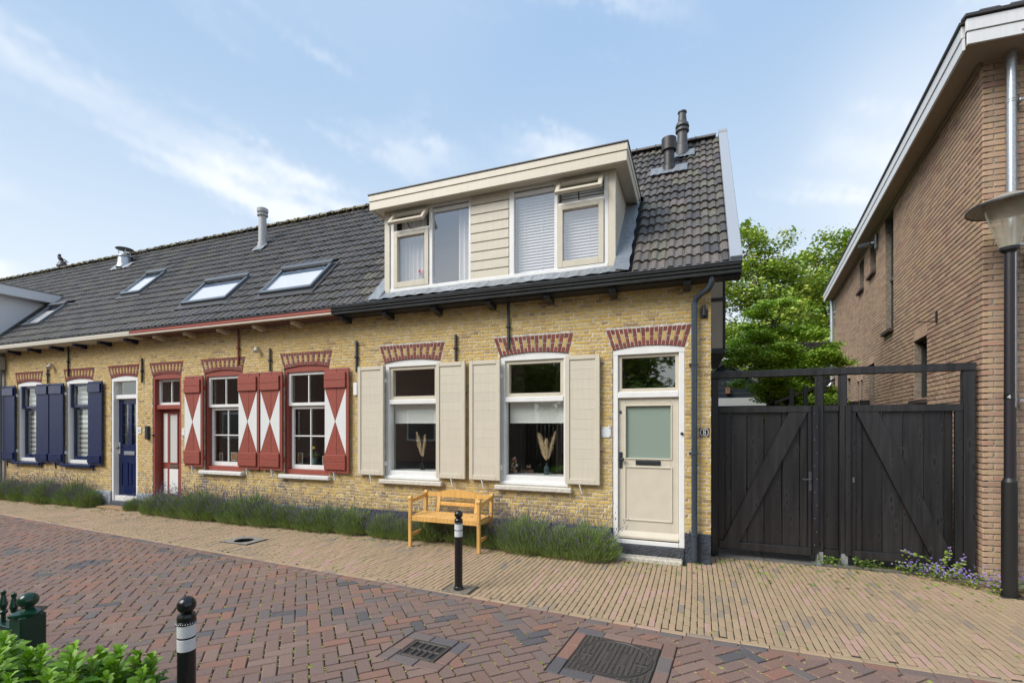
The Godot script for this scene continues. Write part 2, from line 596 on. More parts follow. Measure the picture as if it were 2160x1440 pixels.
# ---------------------------------------------------------------- the row of houses
const WHITE := Color(0.78, 0.78, 0.76)
const BEIGE := Color(0.60, 0.55, 0.445)
const CREAM := Color(0.64, 0.60, 0.51)
const RED := Color(0.30, 0.066, 0.043)
const NAVY := Color(0.006, 0.012, 0.066)
const BLACK := Color(0.022, 0.025, 0.03)
const SLATE := Color(0.05, 0.062, 0.08)
const SPRING := 2.765
const RISE := 0.045
func yellow_bricks() -> Array:
	var a = []
	for k in 18:
		a.append(Color(0.62, 0.425, 0.13).lerp(pick([Color(0.69, 0.51, 0.19), Color(0.57, 0.37, 0.10), Color(0.53, 0.37, 0.15), Color(0.66, 0.45, 0.125)]), rng.randf_range(0.2, 1.0)))
	a.append(Color(0.40, 0.27, 0.11))
	return a
func arc_y(t): return SPRING + RISE * 4.0 * t * (1.0 - t)
func arch(house, bl, br, tl, tr):
	var a = sub(house, "arch")
	var n = 19
	var top = 3.04
	for i in n:
		var t0 = float(i) / n + 0.0052
		var t1 = float(i + 1) / n - 0.0052
		var cut = [0.0, 0.5, 1.0] if i % 2 == 0 else [0.0, 0.27, 0.75, 1.0]
		for j in cut.size() - 1:
			var g0 = cut[j] + (0.021 if j > 0 else 0.0)
			var g1 = cut[j + 1] - (0.021 if j < cut.size() - 2 else 0.0)
			var P = func(t, g): return Vector2(lerp(lerp(bl, br, t), lerp(tl, tr, t), g), lerp(arc_y(t), top, g))
			var mb = MB.new()
			var yellow = i % 2 == 1 and j == 1
			mb.col = (Color(0.52, 0.36, 0.12) if yellow else Color(0.20, 0.05, 0.038)) * rng.randf_range(0.85, 1.12)
			mb.prism([P.call(t0, g0), P.call(t1, g0), P.call(t1, g1), P.call(t0, g1)], -0.05, 0.003 + rng.randf_range(-0.001, 0.001))
			part(a, "arch_brick", mb, "arch_brick")
	var mb = MB.new(); mb.col = Color(1.15, 1.15, 1.15)      # joints
	for i in n:
		var t0 = float(i) / n
		var t1 = float(i + 1) / n
		mb.prism([Vector2(lerp(bl, br, t0), arc_y(t0) + 0.002), Vector2(lerp(bl, br, t1), arc_y(t1) + 0.002), Vector2(lerp(tl, tr, t1), top), Vector2(lerp(tl, tr, t0), top)], -0.06, -0.002)
	part(a, "joint", mb, "mortar")
func head_board(mb: MB, x0, x1, y0, z0, z1):
	for i in 12:
		var t0 = i / 12.0
		var t1 = (i + 1) / 12.0
		mb.prism([Vector2(lerp(x0, x1, t0), y0), Vector2(lerp(x0, x1, t1), y0), Vector2(lerp(x0, x1, t1), arc_y(t1) - 0.002), Vector2(lerp(x0, x1, t0), arc_y(t0) - 0.002)], z0, z1)
func ring(mb: MB, x0, x1, y0, y1, w, z0, z1, bottom := -1.0, k := 0.004):   # a frame of four members
	var b = w if bottom < 0 else bottom
	mb.box(Vector3(x0, y0, z0), Vector3(x0 + w, y1, z1), k)
	mb.box(Vector3(x1 - w, y0, z0), Vector3(x1, y1, z1), k)
	mb.box(Vector3(x0 + w, y1 - w, z0), Vector3(x1 - w, y1, z1), k)
	mb.box(Vector3(x0 + w, y0, z0), Vector3(x1 - w, y0 + b, z1), k)
func pane(parent, x0, x1, y0, y1, z, m := "pane"):
	var mb = MB.new()
	for e in [0.0]:
		mb.face([Vector3(x0, y0, z - e), Vector3(x1, y0, z - e), Vector3(x1, y1, z - e), Vector3(x0, y1, z - e)], Vector3(0, 0, 1))
	return part(parent, "pane", mb, m)
func window(house, kind, x0, x1):
	var w = sub(house, "window")
	var mb = MB.new()
	var fc = RED if kind == "red" else WHITE
	mb.col = fc
	var jw = 0.075 if kind == "beige" else (0.06 if kind == "red" else 0.095)
	mb.box(Vector3(x0 + 0.003, 0.885, -0.16), Vector3(x0 + jw, 2.70, -0.02), 0.006)
	mb.box(Vector3(x1 - jw, 0.885, -0.16), Vector3(x1 - 0.003, 2.70, -0.02), 0.006)
	head_board(mb, x0 + 0.003, x1 - 0.003, 2.70, -0.16, -0.018)
	mb.box(Vector3(x0 + jw, 0.885, -0.16), Vector3(x1 - jw, 1.02 if kind == "beige" else 0.965, -0.03), 0.005)
	if kind == "beige":
		mb.box(Vector3(x0 + jw, 2.09, -0.15), Vector3(x1 - jw, 2.165, -0.012), 0.008)
		mb.box(Vector3(x0 + 0.0, 0.884, -0.03), Vector3(x1 - 0.0, 0.94, 0.012), 0.012)
	part(w, "frame", mb, "gloss" if kind != "red" else "old_paint")
	var a = x0 + jw
	var b = x1 - jw
	if kind == "beige":
		mb = MB.new(); mb.col = BEIGE
		ring(mb, a, b, 2.165, 2.70, 0.055, -0.13, -0.045)
		part(w, "sash", mb, "gloss")
		pane(w, a + 0.05, b - 0.05, 2.215, 2.65, -0.09)
		pane(w, a, b, 1.02, 2.09, -0.10)
	else:
		var sc = WHITE if kind == "red" else NAVY
		mb = MB.new(); mb.col = sc
		ring(mb, a - 0.005, b + 0.005, 2.10 if kind == "red" else 2.16, 2.70, 0.055, -0.10, -0.05)
		if kind == "red": mb.box(Vector3((a + b) / 2 - 0.011, 2.155, -0.09), Vector3((a + b) / 2 + 0.011, 2.645, -0.06), 0.003)
		part(w, "upper_sash", mb, "gloss")
		mb = MB.new(); mb.col = sc
		ring(mb, a + 0.012, b - 0.012, 0.967, 2.10 if kind == "red" else 2.16, 0.055, -0.145, -0.102, 0.08)
		part(w, "lower_sash", mb, "gloss")
		if kind == "red":
			mb = MB.new(); mb.col = sc
			mb.box(Vector3((a + b) / 2 - 0.011, 1.047, -0.14), Vector3((a + b) / 2 + 0.011, 2.045, -0.108), 0.003)
			part(w, "glazing_bar", mb, "gloss")
			for s in [-1, 1]:
				mb = MB.new(); mb.col = sc
				var m0 = (a + b) / 2 + 0.011 * s
				var m1 = (b - 0.067) if s > 0 else (a + 0.067)
				mb.box(Vector3(min(m0, m1), 1.55, -0.138), Vector3(max(m0, m1), 1.572, -0.11), 0.003)
				part(w, "glazing_bar", mb, "gloss")
			for s in [[a + 0.05, (a + b) / 2], [(a + b) / 2, b - 0.05]]:
				pane(w, s[0], s[1], 2.15, 2.65, -0.075)
				pane(w, s[0], s[1], 1.04, 1.56, -0.124)
				pane(w, s[0], s[1], 1.56, 2.05, -0.124)
		else:
			pane(w, a + 0.04, b - 0.04, 2.21, 2.65, -0.075)
			pane(w, a + 0.05, b - 0.05, 1.03, 2.11, -0.124)
	mb = MB.new()
	mb.col = {"beige": CREAM, "red": Color(0.7, 0.69, 0.64), "blue": NAVY}[kind]
	mb.box(Vector3(x0 - 0.06, 0.81, -0.14), Vector3(x1 + 0.06, 0.88, 0.085), 0.012)
	part(w, "sill", mb, "old_paint" if kind != "blue" else "gloss")
	for y in [1.13, 2.48]:
		for x in [x0 + 0.012, x1 - 0.012]:
			var hb = MB.new(); hb.col = fc
			hb.box(Vector3(x - 0.018, y - 0.035, -0.018), Vector3(x + 0.018, y + 0.035, 0.03), 0.004)
			part(w, "hinge", hb, "paint")
func shutter(house, kind, x0, x1):
	var s = sub(house, "shutter")
	var y0 = 0.94 if kind != "blue" else 0.875
	var y1 = 2.715
	var z = 0.035
	if kind == "beige":
		var mb = MB.new(); mb.col = BEIGE
		ring(mb, x0, x1, y0, y1, 0.062, z, z + 0.042, 0.075, 0.005)
		part(s, "frame", mb, "paint")
		var n = 12
		for i in n:
			var a = lerp(y0 + 0.075, y1 - 0.062, i / float(n))
			var b = lerp(y0 + 0.075, y1 - 0.062, (i + 1) / float(n))
			bx(s, "board", "paint", Vector3(x0 + 0.062, a + 0.0002, z + 0.006), Vector3(x1 - 0.062, b - 0.0002, z + 0.028), 0.0022, BEIGE * rng.randf_range(0.98, 1.02))
	elif kind == "red":
		var xm = (x0 + x1) / 2
		for e in [[x0, xm - 0.001], [xm + 0.001, x1]]:
			bx(s, "board", "old_paint", Vector3(e[0], y0, z), Vector3(e[1], y1, z + 0.028), 0.004, RED * rng.randf_range(0.95, 1.05))
		for e in [[y0 + 0.06, y0 + 0.31], [y1 - 0.33, y1 - 0.07]]:
			var mid = (e[0] + e[1]) / 2
			for q in [[e[0], mid - 0.001], [mid + 0.001, e[1]]]:
				bx(s, "batten", "old_paint", Vector3(x0 + 0.004, q[0], z + 0.028), Vector3(x1 - 0.055, q[1], z + 0.056), 0.006, RED * rng.randf_range(0.95, 1.06))
		var ya = y0 + 0.325
		var yb = y1 - 0.34
		var ym = (ya + yb) / 2
		for e in [[x0 + 0.006, xm - 0.03], [x1 - 0.058, xm - 0.024]]:
			var mb = MB.new(); mb.col = Color(0.7, 0.71, 0.7)
			mb.prism([Vector2(e[0], ya), Vector2(e[1], ym), Vector2(e[0], yb)], z + 0.0275, z + 0.0295)
			part(s, "painted_triangle", mb, "paint", "white painted triangle")
	else:
		bx(s, "board", "paint", Vector3(x0, y0, z), Vector3(x1, y1, z + 0.03), 0.004, NAVY)
		for e in [[y0 + 0.05, y0 + 0.22], [y1 - 0.24, y1 - 0.05]]:
			bx(s, "batten", "gloss", Vector3(x0 + 0.012, e[0], z + 0.03), Vector3(x1 - 0.03, e[1], z + 0.055), 0.006, NAVY)
	var hk = MB.new(); hk.col = Color(0.6, 0.6, 0.58) if kind != "blue" else NAVY
	var xc = (x0 + x1) / 2 + rng.randf_range(-0.04, 0.04)
	hk.bar(Vector3(xc, y0 - 0.02, 0.0), Vector3(xc, y0 - 0.02, z + 0.05), 0.02, 0.02)
	hk.bar(Vector3(xc - 0.01, y0 + 0.02, z + 0.05), Vector3(xc + 0.03, y0 - 0.12, z + 0.05), 0.012, 0.022, Vector3.BACK)
	part(s, "shutter_hook", hk, "paint")
func anchor(house, x, y0, y1, col := BLACK):
	var mb = MB.new(); mb.col = col
	mb.box(Vector3(x - 0.017, y0, 0.01), Vector3(x + 0.017, y1, 0.04), 0.006)
	var ym = lerp(y0, y1, 0.48)
	mb.box(Vector3(x - 0.03, ym - 0.02, 0.002), Vector3(x + 0.03, ym + 0.02, 0.055), 0.01)
	part(house, "wall_anchor", mb, "iron")
func gutter(house, x0, x1, kind):
	var g = sub(house, "gutter")
	var mb = MB.new()
	if kind == "black":
		mb.col = BLACK
		mb.box(Vector3(x0, 3.555, 0.24), Vector3(x1, 3.60, 0.31), 0.006)
		mb.box(Vector3(x0, 3.60, 0.26), Vector3(x1, 3.635, 0.335), 0.008)
		mb.box(Vector3(x0, 3.635, 0.27), Vector3(x1, 3.675, 0.355), 0.012)
		part(g, "gutter_board", mb, "gloss")
		mb = MB.new(); mb.col = BLACK * 1.2
		mb.box(Vector3(x0, 3.545, 0.0), Vector3(x1, 3.565, 0.24))
		part(g, "soffit", mb, "paint")
		mb = MB.new(); mb.col = Color(0.6, 0.6, 0.6)
		mb.box(Vector3(x0, 3.675, 0.30), Vector3(x1, 3.683, 0.36), 0.003)
		part(g, "gutter_edge", mb, "lead")
	else:
		var c = RED if kind == "red" else CREAM
		mb.col = c
		mb.box(Vector3(x0, 3.585, 0.26), Vector3(x1, 3.66, 0.33), 0.006)
		mb.box(Vector3(x0, 3.60, 0.33), Vector3(x1, 3.64, 0.336), 0.002)
		part(g, "gutter_board", mb, "paint")
		mb = MB.new(); mb.col = CREAM
		mb.box(Vector3(x0, 3.56, 0.25), Vector3(x1, 3.585, 0.338), 0.004)
		part(g, "strip", mb, "paint")
		mb = MB.new(); mb.col = Color(0.13, 0.05, 0.04) if kind == "red" else CREAM
		mb.box(Vector3(x0, 3.545, 0.0), Vector3(x1, 3.56, 0.255))
		part(g, "soffit", mb, "paint")
		mb = MB.new(); mb.col = Color(0.25, 0.25, 0.26)
		mb.box(Vector3(x0, 3.66, 0.29), Vector3(x1, 3.675, 0.345), 0.003)
		part(g, "gutter_edge", mb, "lead")
	mb = MB.new(); mb.col = Color(0.3, 0.3, 0.3)
	mb.box(Vector3(x0, 3.57, 0.02), Vector3(x1, 3.60, 0.24))
	part(g, "trough", mb, "lead")
func corbel(house, x, col):
	var mb = MB.new(); mb.col = col
	var prof = [Vector2(0.0, 3.545), Vector2(0.0, 3.46), Vector2(0.05, 3.455), Vector2(0.11, 3.475), Vector2(0.16, 3.49), Vector2(0.22, 3.485), Vector2(0.235, 3.51), Vector2(0.235, 3.545)]
	var keep = mb.xf
	mb.xf = Transform3D(Basis(Vector3(0, 0, 1), Vector3(0, 1, 0), Vector3(-1, 0, 0)), Vector3(x, 0, 0.0))
	for i in range(1, prof.size() - 2):
		mb.prism([Vector2(prof[i].x, 3.545), prof[i], prof[i + 1], Vector2(prof[i + 1].x, 3.545)], -0.045, 0.045)
	mb.xf = keep
	part(house, "corbel", mb, "paint")
func tile_meshes(palette: Array) -> Array:
	var out = []
	var prof = [[0.0, 0.004], [0.012, 0.012], [0.03, 0.029], [0.075, 0.031], [0.094, 0.014], [0.108, 0.004], [0.125, 0.003], [0.14, 0.015], [0.155, 0.022], [0.183, 0.022], [0.197, 0.01], [0.212, 0.004]]
	for col in palette:
		var mb = MB.new(); mb.col = col
		for i in prof.size() - 1:
			var a = prof[i]
			var b = prof[i + 1]
			var lift = 0.030
			var P = func(q, s): return Vector3(q[0] - 0.105, s, q[1] + lift * (1.0 - s / 0.29))
			mb.face([P.call(a, 0.0), P.call(b, 0.0), P.call(b, 0.29), P.call(a, 0.29)], Vector3(0, 0, 1))
			mb.face([P.call(a, 0.0), P.call(b, 0.0), P.call(b, 0.0) - Vector3(0, -0.004, 0.022), P.call(a, 0.0) - Vector3(0, -0.004, 0.022)], Vector3(0, -1, 0))
		var me = mb.mesh()
		me.surface_set_material(0, M["tile"])
		out.append(me)
	return out
func roof(house, x0, x1, holes: Array, palette: Array, cut := Rect2(0, 0, 0, 0), lichen := 0.4):
	var r = sub(house, "roof")
	var tiles = tile_meshes(palette)
	var pieces = []
	for row in 17:
		var s = -0.02 + row * 0.246
		var x = ceil((x0 + 0.02) / 0.21) * 0.21
		while x < x1 + 0.05:
			var skip = cut.has_point(Vector2(x, s + 0.1))
			for h in holes: if h.has_point(Vector2(x, s + 0.13)): skip = true
			if not skip:
				var xf = tilted(roof_frame * Transform3D(Basis(), Vector3(x + rng.randfn(0, 0.0015), s + rng.randfn(0, 0.003), -0.03 + rng.randfn(0, 0.0015))), 0.008)
				pieces.append([xf, tiles[rng.randi() % tiles.size()], 0.05])
			x += 0.21
	lay(r, "tile", "more_tiles", pieces, 300)
	var fr = roof_frame
	var mb = MB.new(); mb.col = Color(0.03, 0.03, 0.03)
	mb.xf = fr
	var hs = holes.duplicate()
	if cut.size.x > 0:
		mb.box(Vector3(x0, -0.1, -0.10), Vector3(cut.position.x, 4.2, -0.05))
		mb.box(Vector3(cut.position.x, cut.end.y, -0.10), Vector3(cut.end.x, 4.2, -0.05))
		mb.box(Vector3(cut.end.x, -0.1, -0.10), Vector3(x1, 4.2, -0.05))
	else:
		mb.box(Vector3(x0, -0.1, -0.10), Vector3(x1, 4.2, -0.05))
	mb.xf = Transform3D()
	mb.face([Vector3(x0, 6.80, -2.6), Vector3(x1, 6.80, -2.6), Vector3(x1, 3.6, -5.5), Vector3(x0, 3.6, -5.5)], Vector3(0, 1, -1))
	part(r, "underlay", mb, "plain")
	var x = float(x0)
	var i = 0
	while x < x1 - 0.05:
		var b = min(x + 0.34, x1)
		var rb = MB.new()
		rb.col = Color(0.13, 0.12, 0.11) * rng.randf_range(0.8, 1.2)
		if rng.randf() < lichen: rb.col = rb.col.lerp(Color(0.2, 0.17, 0.07), rng.randf_range(0.3, 0.9))
		var seg = 8
		for k in seg:
			var a0 = PI * k / seg
			var a1 = PI * (k + 1) / seg
			for e in [[0.0, 0.045, 0.115], [0.045, 1.0, 0.10]]:
				var xa = lerp(x, b, e[0])
				var xb = lerp(x, b, e[1])
				var P = func(xx, a, rr): return Vector3(xx, 6.80 + sin(a) * rr * 0.75, -2.6 + cos(a) * rr * 1.15)
				rb.face([P.call(xa, a0, e[2]), P.call(xb, a0, e[2]), P.call(xb, a1, e[2]), P.call(xa, a1, e[2])], Vector3(0, sin(a0), cos(a0)))
			rb.tri(Vector3(x, 6.80, -2.6), Vector3(x, 6.80 + sin(a0) * 0.086, -2.6 + cos(a0) * 0.13), Vector3(x, 6.80 + sin(a1) * 0.086, -2.6 + cos(a1) * 0.13))
		part(r, "ridge_tile", rb, "tile")
		x += 0.34
		i += 1
	if lichen > 0.2:        # moss and mortar crumbs along the ridge
		mb = MB.new()
		for k in int((x1 - x0) * 26):
			mb.col = pick([Color(0.16, 0.14, 0.05), Color(0.2, 0.17, 0.08), Color(0.12, 0.12, 0.05), Color(0.25, 0.2, 0.12)])
			mb.ball(Vector3(rng.randf_range(x0, x1), 6.765 + rng.randf_range(-0.03, 0.05), -2.465 + rng.randf_range(-0.02, 0.03)), rng.randf_range(0.012, 0.03), 6, 0.7)
		tag(part(r, "moss", mb, "brick"), "", "", "", "stuff")
	return r
func skylight(house, x0, x1, s0, s1, blind := true):
	var k = sub(house, "skylight")
	var mb = MB.new(); mb.xf = roof_frame; mb.col = Color(0.42, 0.44, 0.46)
	ring(mb, x0, x1, s0, s1, 0.055, -0.05, 0.075, 0.07, 0.006)
	part(k, "frame", mb, "zinc")
	mb = MB.new(); mb.xf = roof_frame; mb.col = Color(0.05, 0.05, 0.053)
	ring(mb, x0 - 0.08, x1 + 0.08, s0 - 0.14, s1 + 0.08, 0.08, -0.03, 0.022, 0.14, 0.003)
	part(k, "flashing", mb, "iron")
	mb = MB.new(); mb.xf = roof_frame; mb.col = Color(0.36, 0.36, 0.36)
	mb.box(Vector3(x0 - 0.01, s1 - 0.05, 0.076), Vector3(x1 + 0.01, s1 + 0.05, 0.105), 0.01)
	part(k, "top_cover", mb, "zinc")
	mb = MB.new(); mb.xf = roof_frame
	for e in [0.055]: mb.face([Vector3(x0 + 0.05, s0 + 0.06, e), Vector3(x1 - 0.05, s0 + 0.06, e), Vector3(x1 - 0.05, s1 - 0.05, e), Vector3(x0 + 0.05, s1 - 0.05, e)], Vector3(0, 0, 1))
	part(k, "pane", mb, "sky_pane")
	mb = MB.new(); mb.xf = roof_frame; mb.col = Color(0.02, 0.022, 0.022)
	mb.box(Vector3(x0 + 0.056, s0 + 0.071, -0.045), Vector3(x1 - 0.056, s1 - 0.056, -0.03))  # near-black sheet paints the darkness below the glass
	part(k, "painted_dark_shaft", mb, "plain")
	if blind:
		mb = MB.new(); mb.xf = roof_frame; mb.col = Color(0.8, 0.8, 0.78)
		mb.box(Vector3(x0 + 0.058, s0 + 0.075, 0.02), Vector3(x1 - 0.058, s1 - 0.2, 0.026))
		part(k, "blind", mb, "cloth")
func house_shell(house, x0, x1, gable := false):
	var mb = MB.new(); mb.col = Color(0.42, 0.40, 0.36)
	mb.box(Vector3(x0 + 0.1, 0.0, -5.3), Vector3(x1 - 0.1, 3.6, -5.1))
	for x in [x0, x1 - 0.1]:
		mb.box(Vector3(x + 0.002, 0.0, -5.1), Vector3(x + 0.098, 3.6, -0.252))
	mb.box(Vector3(x0 + 0.1, 2.95, -5.1), Vector3(x1 - 0.1, 3.1, -0.252))
	mb.col = Color(0.2, 0.15, 0.1)
	mb.box(Vector3(x0 + 0.1, 0.05, -5.1), Vector3(x1 - 0.1, 0.12, -0.252))
	mb.col = Color(0.30, 0.27, 0.23)
	mb.box(Vector3(x0 + 0.1, 0.12, -2.7), Vector3(x0 + 2.1, 2.95, -2.6))
	mb.box(Vector3(x0 + 2.9, 0.12, -2.2), Vector3(x1 - 1.2, 2.95, -2.1))
	mb.col = Color(0.14, 0.075, 0.04)
	mb.box(Vector3(x0 + 0.5, 0.12, -2.55), Vector3(x0 + 1.8, 0.95, -2.15))
	mb.box(Vector3(x0 + 0.6, 1.6, -2.59), Vector3(x0 + 1.6, 1.66, -2.4))
	mb.box(Vector3(x0 + 3.1, 0.12, -2.09), Vector3(x1 - 1.6, 1.25, -1.75))
	part(house, "inner_walls", mb, "plain")
func front_wall(house, x0, x1, holes, quads, shutters, plinth_col, plinth_h):
	var w = sub(house, "wall")
	wall_body(w, "mortar_bed", "mortar", Transform3D(), x0, x1, 0.0, 3.56, -0.25, -0.005, holes)
	var pieces = []
	var weight = func(x, y):
		for s in shutters: if x > s[0] and x < s[1] and y < 2.7 and y > 0.9: return 0.0
		return 1.0 if y > 0.55 else 0.1
	var stain = func(x, y):
		var k = 0.0
		if y < 0.82: k = 0.4
		for h in holes:
			if h.position.y > 0.5 and y < 0.81 and y > 0.33:
				if abs(x - h.position.x + 0.02) < 0.07: k = 0.92
				elif abs(x - h.end.x - 0.02) < 0.05: k = 0.6
		if y > 3.42: k = max(k, 0.12)
		return k
	brick_field(Transform3D(), x0, x1, plinth_h, 3.55, holes, 0.05, 0.165, 0.0115, yellow_bricks(), "brick", 1, pieces, null, quads, weight, stain)
	lay(w, "brick", "more_bricks", pieces, 300)
	var mb = MB.new(); mb.col = plinth_col
	var at = x0
	var hs = []
	for h in holes: if h.position.y < 0.3: hs.append(h)
	hs.sort_custom(func(a, b): return a.position.x < b.position.x)
	for h in hs:
		mb.box(Vector3(at, -0.05, -0.02), Vector3(h.position.x, plinth_h, 0.018), 0.005)
		at = h.end.x
	if at < x1 - 0.01: mb.box(Vector3(at, -0.05, -0.02), Vector3(x1, plinth_h, 0.018), 0.005)
	part(house, "plinth", mb, "render")
func flue(house, base: Vector3, prof: Array, m, col, plate := 0.0):
	var f = sub(house, "flue")
	var mb = MB.new(); mb.col = col
	mb.lathe(prof, base, 20)
	part(f, "pipe", mb, m)
	if plate > 0:
		mb = MB.new(); mb.col = Color(1.6, 1.65, 1.7)
		var d = base - roof_frame.origin
		var s = d.dot(roof_frame.basis.y)
		mb.xf = roof_frame
		var n = 10
		for i in n:
			var xa = lerp(base.x - plate, base.x + plate, i / float(n))
			var xb = lerp(base.x - plate, base.x + plate, (i + 1) / float(n))
			var wob = 0.012 * sin(i * 1.9)
			mb.face([Vector3(xa, s - 0.17 + wob, 0.035 + 0.01 * (i % 2)), Vector3(xb, s - 0.17 - wob, 0.035 + 0.01 * ((i + 1) % 2)), Vector3(xb, s + 0.1, 0.04), Vector3(xa, s + 0.1, 0.04)], Vector3(0, 0, 1))
		part(f, "lead_plate", mb, "lead")
	return f
func dark_tiles(k: float) -> Array:
	var a = []
	for i in 10:
		var c = Color(0.064, 0.059, 0.056).lerp(pick([Color(0.10, 0.088, 0.078), Color(0.045, 0.043, 0.043), Color(0.078, 0.076, 0.075), Color(0.095, 0.09, 0.07)]), rng.randf())
		a.append(Color(c.r * k, c.g * k, c.b * k))
	return a
func beige_house():
	var h = thing("terraced_house", "yellow brick house with beige shutters, beige dormer and black gutter, nearest the gate", "house", Vector3(-2.75, 0, 0), "row of yellow brick houses")
	var x0 = -5.52
	var wins = [[-4.92, -3.88], [-2.88, -1.84]]
	var holes = [Rect2(-1.23, -1, 0.92, 1 + SPRING + RISE)]
	var quads = [[SPRING, 3.045, -1.235, -0.305, -1.325, -0.225]]
	for w in wins:
		holes.append(Rect2(w[0], 0.85, 1.04, SPRING + RISE - 0.85))
		quads.append([SPRING, 3.045, w[0] - 0.005, w[1] + 0.005, w[0] - 0.105, w[1] + 0.075])
	var sh = [[-5.40, -4.89], [-3.92, -3.42], [-3.35, -2.85], [-1.87, -1.39]]
	front_wall(h, x0, 0.0, holes, quads, sh, SLATE, 0.37)
	house_shell(h, x0, -0.15)
	for w in wins:
		window(h, "beige", w[0], w[1])
		arch(h, w[0], w[1], w[0] - 0.1, w[1] + 0.07)
	arch(h, -1.23, -0.31, -1.32, -0.23)
	for s in sh: shutter(h, "beige", s[0], s[1])
	for a in [[-5.46, 2.64, 3.16], [-3.60, 2.73, 3.14], [-2.735, 2.86, 3.55]]: anchor(h, a[0], a[1], a[2])
	gutter(h, -5.72, 0.33, "black")
	for x in [-5.62, -4.77, -3.88, -2.98, -2.09, -1.2, -0.28]: corbel(h, x, BLACK)
	# gable wall beside the gate
	var gw = sub(h, "gable_wall")
	var gf = Transform3D(Basis(Vector3(0, 0, -1), Vector3(0, 1, 0), Vector3(1, 0, 0)), Vector3.ZERO)
	var mb = MB.new(); mb.xf = gf
	mb.prism([Vector2(0.02, 0.0), Vector2(5.2, 0.0), Vector2(5.2, 3.65), Vector2(2.62, 6.6), Vector2(0.02, 3.6)], -0.14, -0.006)
	part(gw, "mortar_bed", mb, "mortar")
	var gp = []
	brick_field(gf, 0.004, 5.2, 0.0, 6.6, [], 0.05, 0.165, 0.0115, yellow_bricks(), "brick", 1, gp, func(x): return min(3.55 + x * 1.145, 3.6 + (5.2 - x) * 1.143))
	lay(gw, "brick", "gable_bricks", gp, 0)
	var rf = roof(h, -5.62, 0.20, [], dark_tiles(1.85), Rect2(-5.02, -1.0, 4.02, 3.05), 0.15)  # tile colour raised to paint in the light this roof reflects
	mb = MB.new(); mb.xf = roof_frame; mb.col = Color(0.8, 0.82, 0.85)
	mb.box(Vector3(0.20, -0.03, -0.12), Vector3(0.335, 4.25, 0.075), 0.006)
	part(h, "verge_cap", mb, "zinc_paint")
	mb = MB.new(); mb.col = Color(0.8, 0.82, 0.85)
	mb.xf = Transform3D(Basis(), Vector3(0, 0, 0))
	mb.bar(Vector3(0.267, 6.86, -2.50), Vector3(0.267, 6.80, -2.85), 0.14, 0.05)
	part(h, "verge_end", mb, "zinc_paint")
	# side bay high on the gable
	mb = MB.new(); mb.col = Color(0.38, 0.34, 0.28)
	for i in 4: mb.box(Vector3(0.002, 2.86, -1.5 - i * 0.5), Vector3(0.2, 3.9, -1.02 - i * 0.5), 0.01)
	part(h, "side_bay", mb, "paint")
	mb = MB.new(); mb.col = BLACK
	mb.box(Vector3(0.002, 2.79, -3.05), Vector3(0.215, 2.86, -1.0), 0.005)
	mb.box(Vector3(0.2, 2.86, -3.05), Vector3(0.225, 3.9, -1.0), 0.004)
	mb.box(Vector3(0.002, 3.55, -1.02), Vector3(0.205, 3.6, -1.0), 0.004)
	part(h, "side_bay_trim", mb, "paint")
	dormer(h)
	flue(h, Vector3(-0.59, 5.96, -1.86), [Vector2(0.115, 0.0), Vector2(0.1, 0.1), Vector2(0.088, 0.13), Vector2(0.083, 0.36), Vector2(0.12, 0.37), Vector2(0.12, 0.57), Vector2(0.1, 0.575), Vector2(0.0, 0.57)], "iron", Color(0.028, 0.025, 0.024), 0.29)
	flue(h, Vector3(-0.39, 6.40, -2.25), [Vector2(0.115, 0.0), Vector2(0.1, 0.18), Vector2(0.088, 0.2), Vector2(0.083, 0.42), Vector2(0.112, 0.43), Vector2(0.112, 0.47), Vector2(0.085, 0.475), Vector2(0.085, 0.5), Vector2(0.115, 0.51), Vector2(0.105, 0.56), Vector2(0.075, 0.6), Vector2(0.06, 0.75), Vector2(0.075, 0.755), Vector2(0.075, 0.775), Vector2(0.0, 0.78)], "iron", Color(0.07, 0.07, 0.074), 0.2)
	beige_door(h)
	# downpipe at the corner
	var dp = sub(h, "downpipe")
	mb = MB.new(); mb.col = Color(0.042, 0.055, 0.072)
	var pts = [Vector3(0.0, 3.55, 0.24), Vector3(0.0, 3.47, 0.24), Vector3(-0.04, 3.415, 0.2), Vector3(-0.12, 3.385, 0.12), Vector3(-0.175, 3.34, 0.09), Vector3(-0.195, 3.27, 0.085), Vector3(-0.195, 0.06, 0.085)]
	mb.tube(pts, 0.036, 14)
	part(dp, "pipe", mb, "gloss")
	for y in [2.5, 1.38, 0.36]:
		mb = MB.new(); mb.col = Color(0.042, 0.055, 0.072)
		mb.lathe([Vector2(0.036, 0), Vector2(0.044, 0.004), Vector2(0.044, 0.034), Vector2(0.036, 0.038)], Vector3(-0.195, y, 0.085), 14)
		mb.box(Vector3(-0.26, y + 0.006, 0.0), Vector3(-0.23, y + 0.032, 0.09), 0.003)
		part(dp, "bracket", mb, "gloss")
	for y in [2.39, 1.6, 0.72]:
		mb = MB.new(); mb.col = Color(0.042, 0.055, 0.072)
		mb.lathe([Vector2(0.036, 0), Vector2(0.0385, 0.002), Vector2(0.0385, 0.012), Vector2(0.036, 0.014)], Vector3(-0.195, y, 0.085), 14)
		part(dp, "joint_collar", mb, "gloss")
	# number plate
	var np = sub(h, "number_plate")
	bx(np, "plate", "gloss", Vector3(-0.133, 1.607, 0.0), Vector3(-0.02, 1.712, 0.012), 0.004, Color(0.012, 0.01, 0.01))
	mb = MB.new(); mb.col = WHITE
	var oct = []
	var inn = []
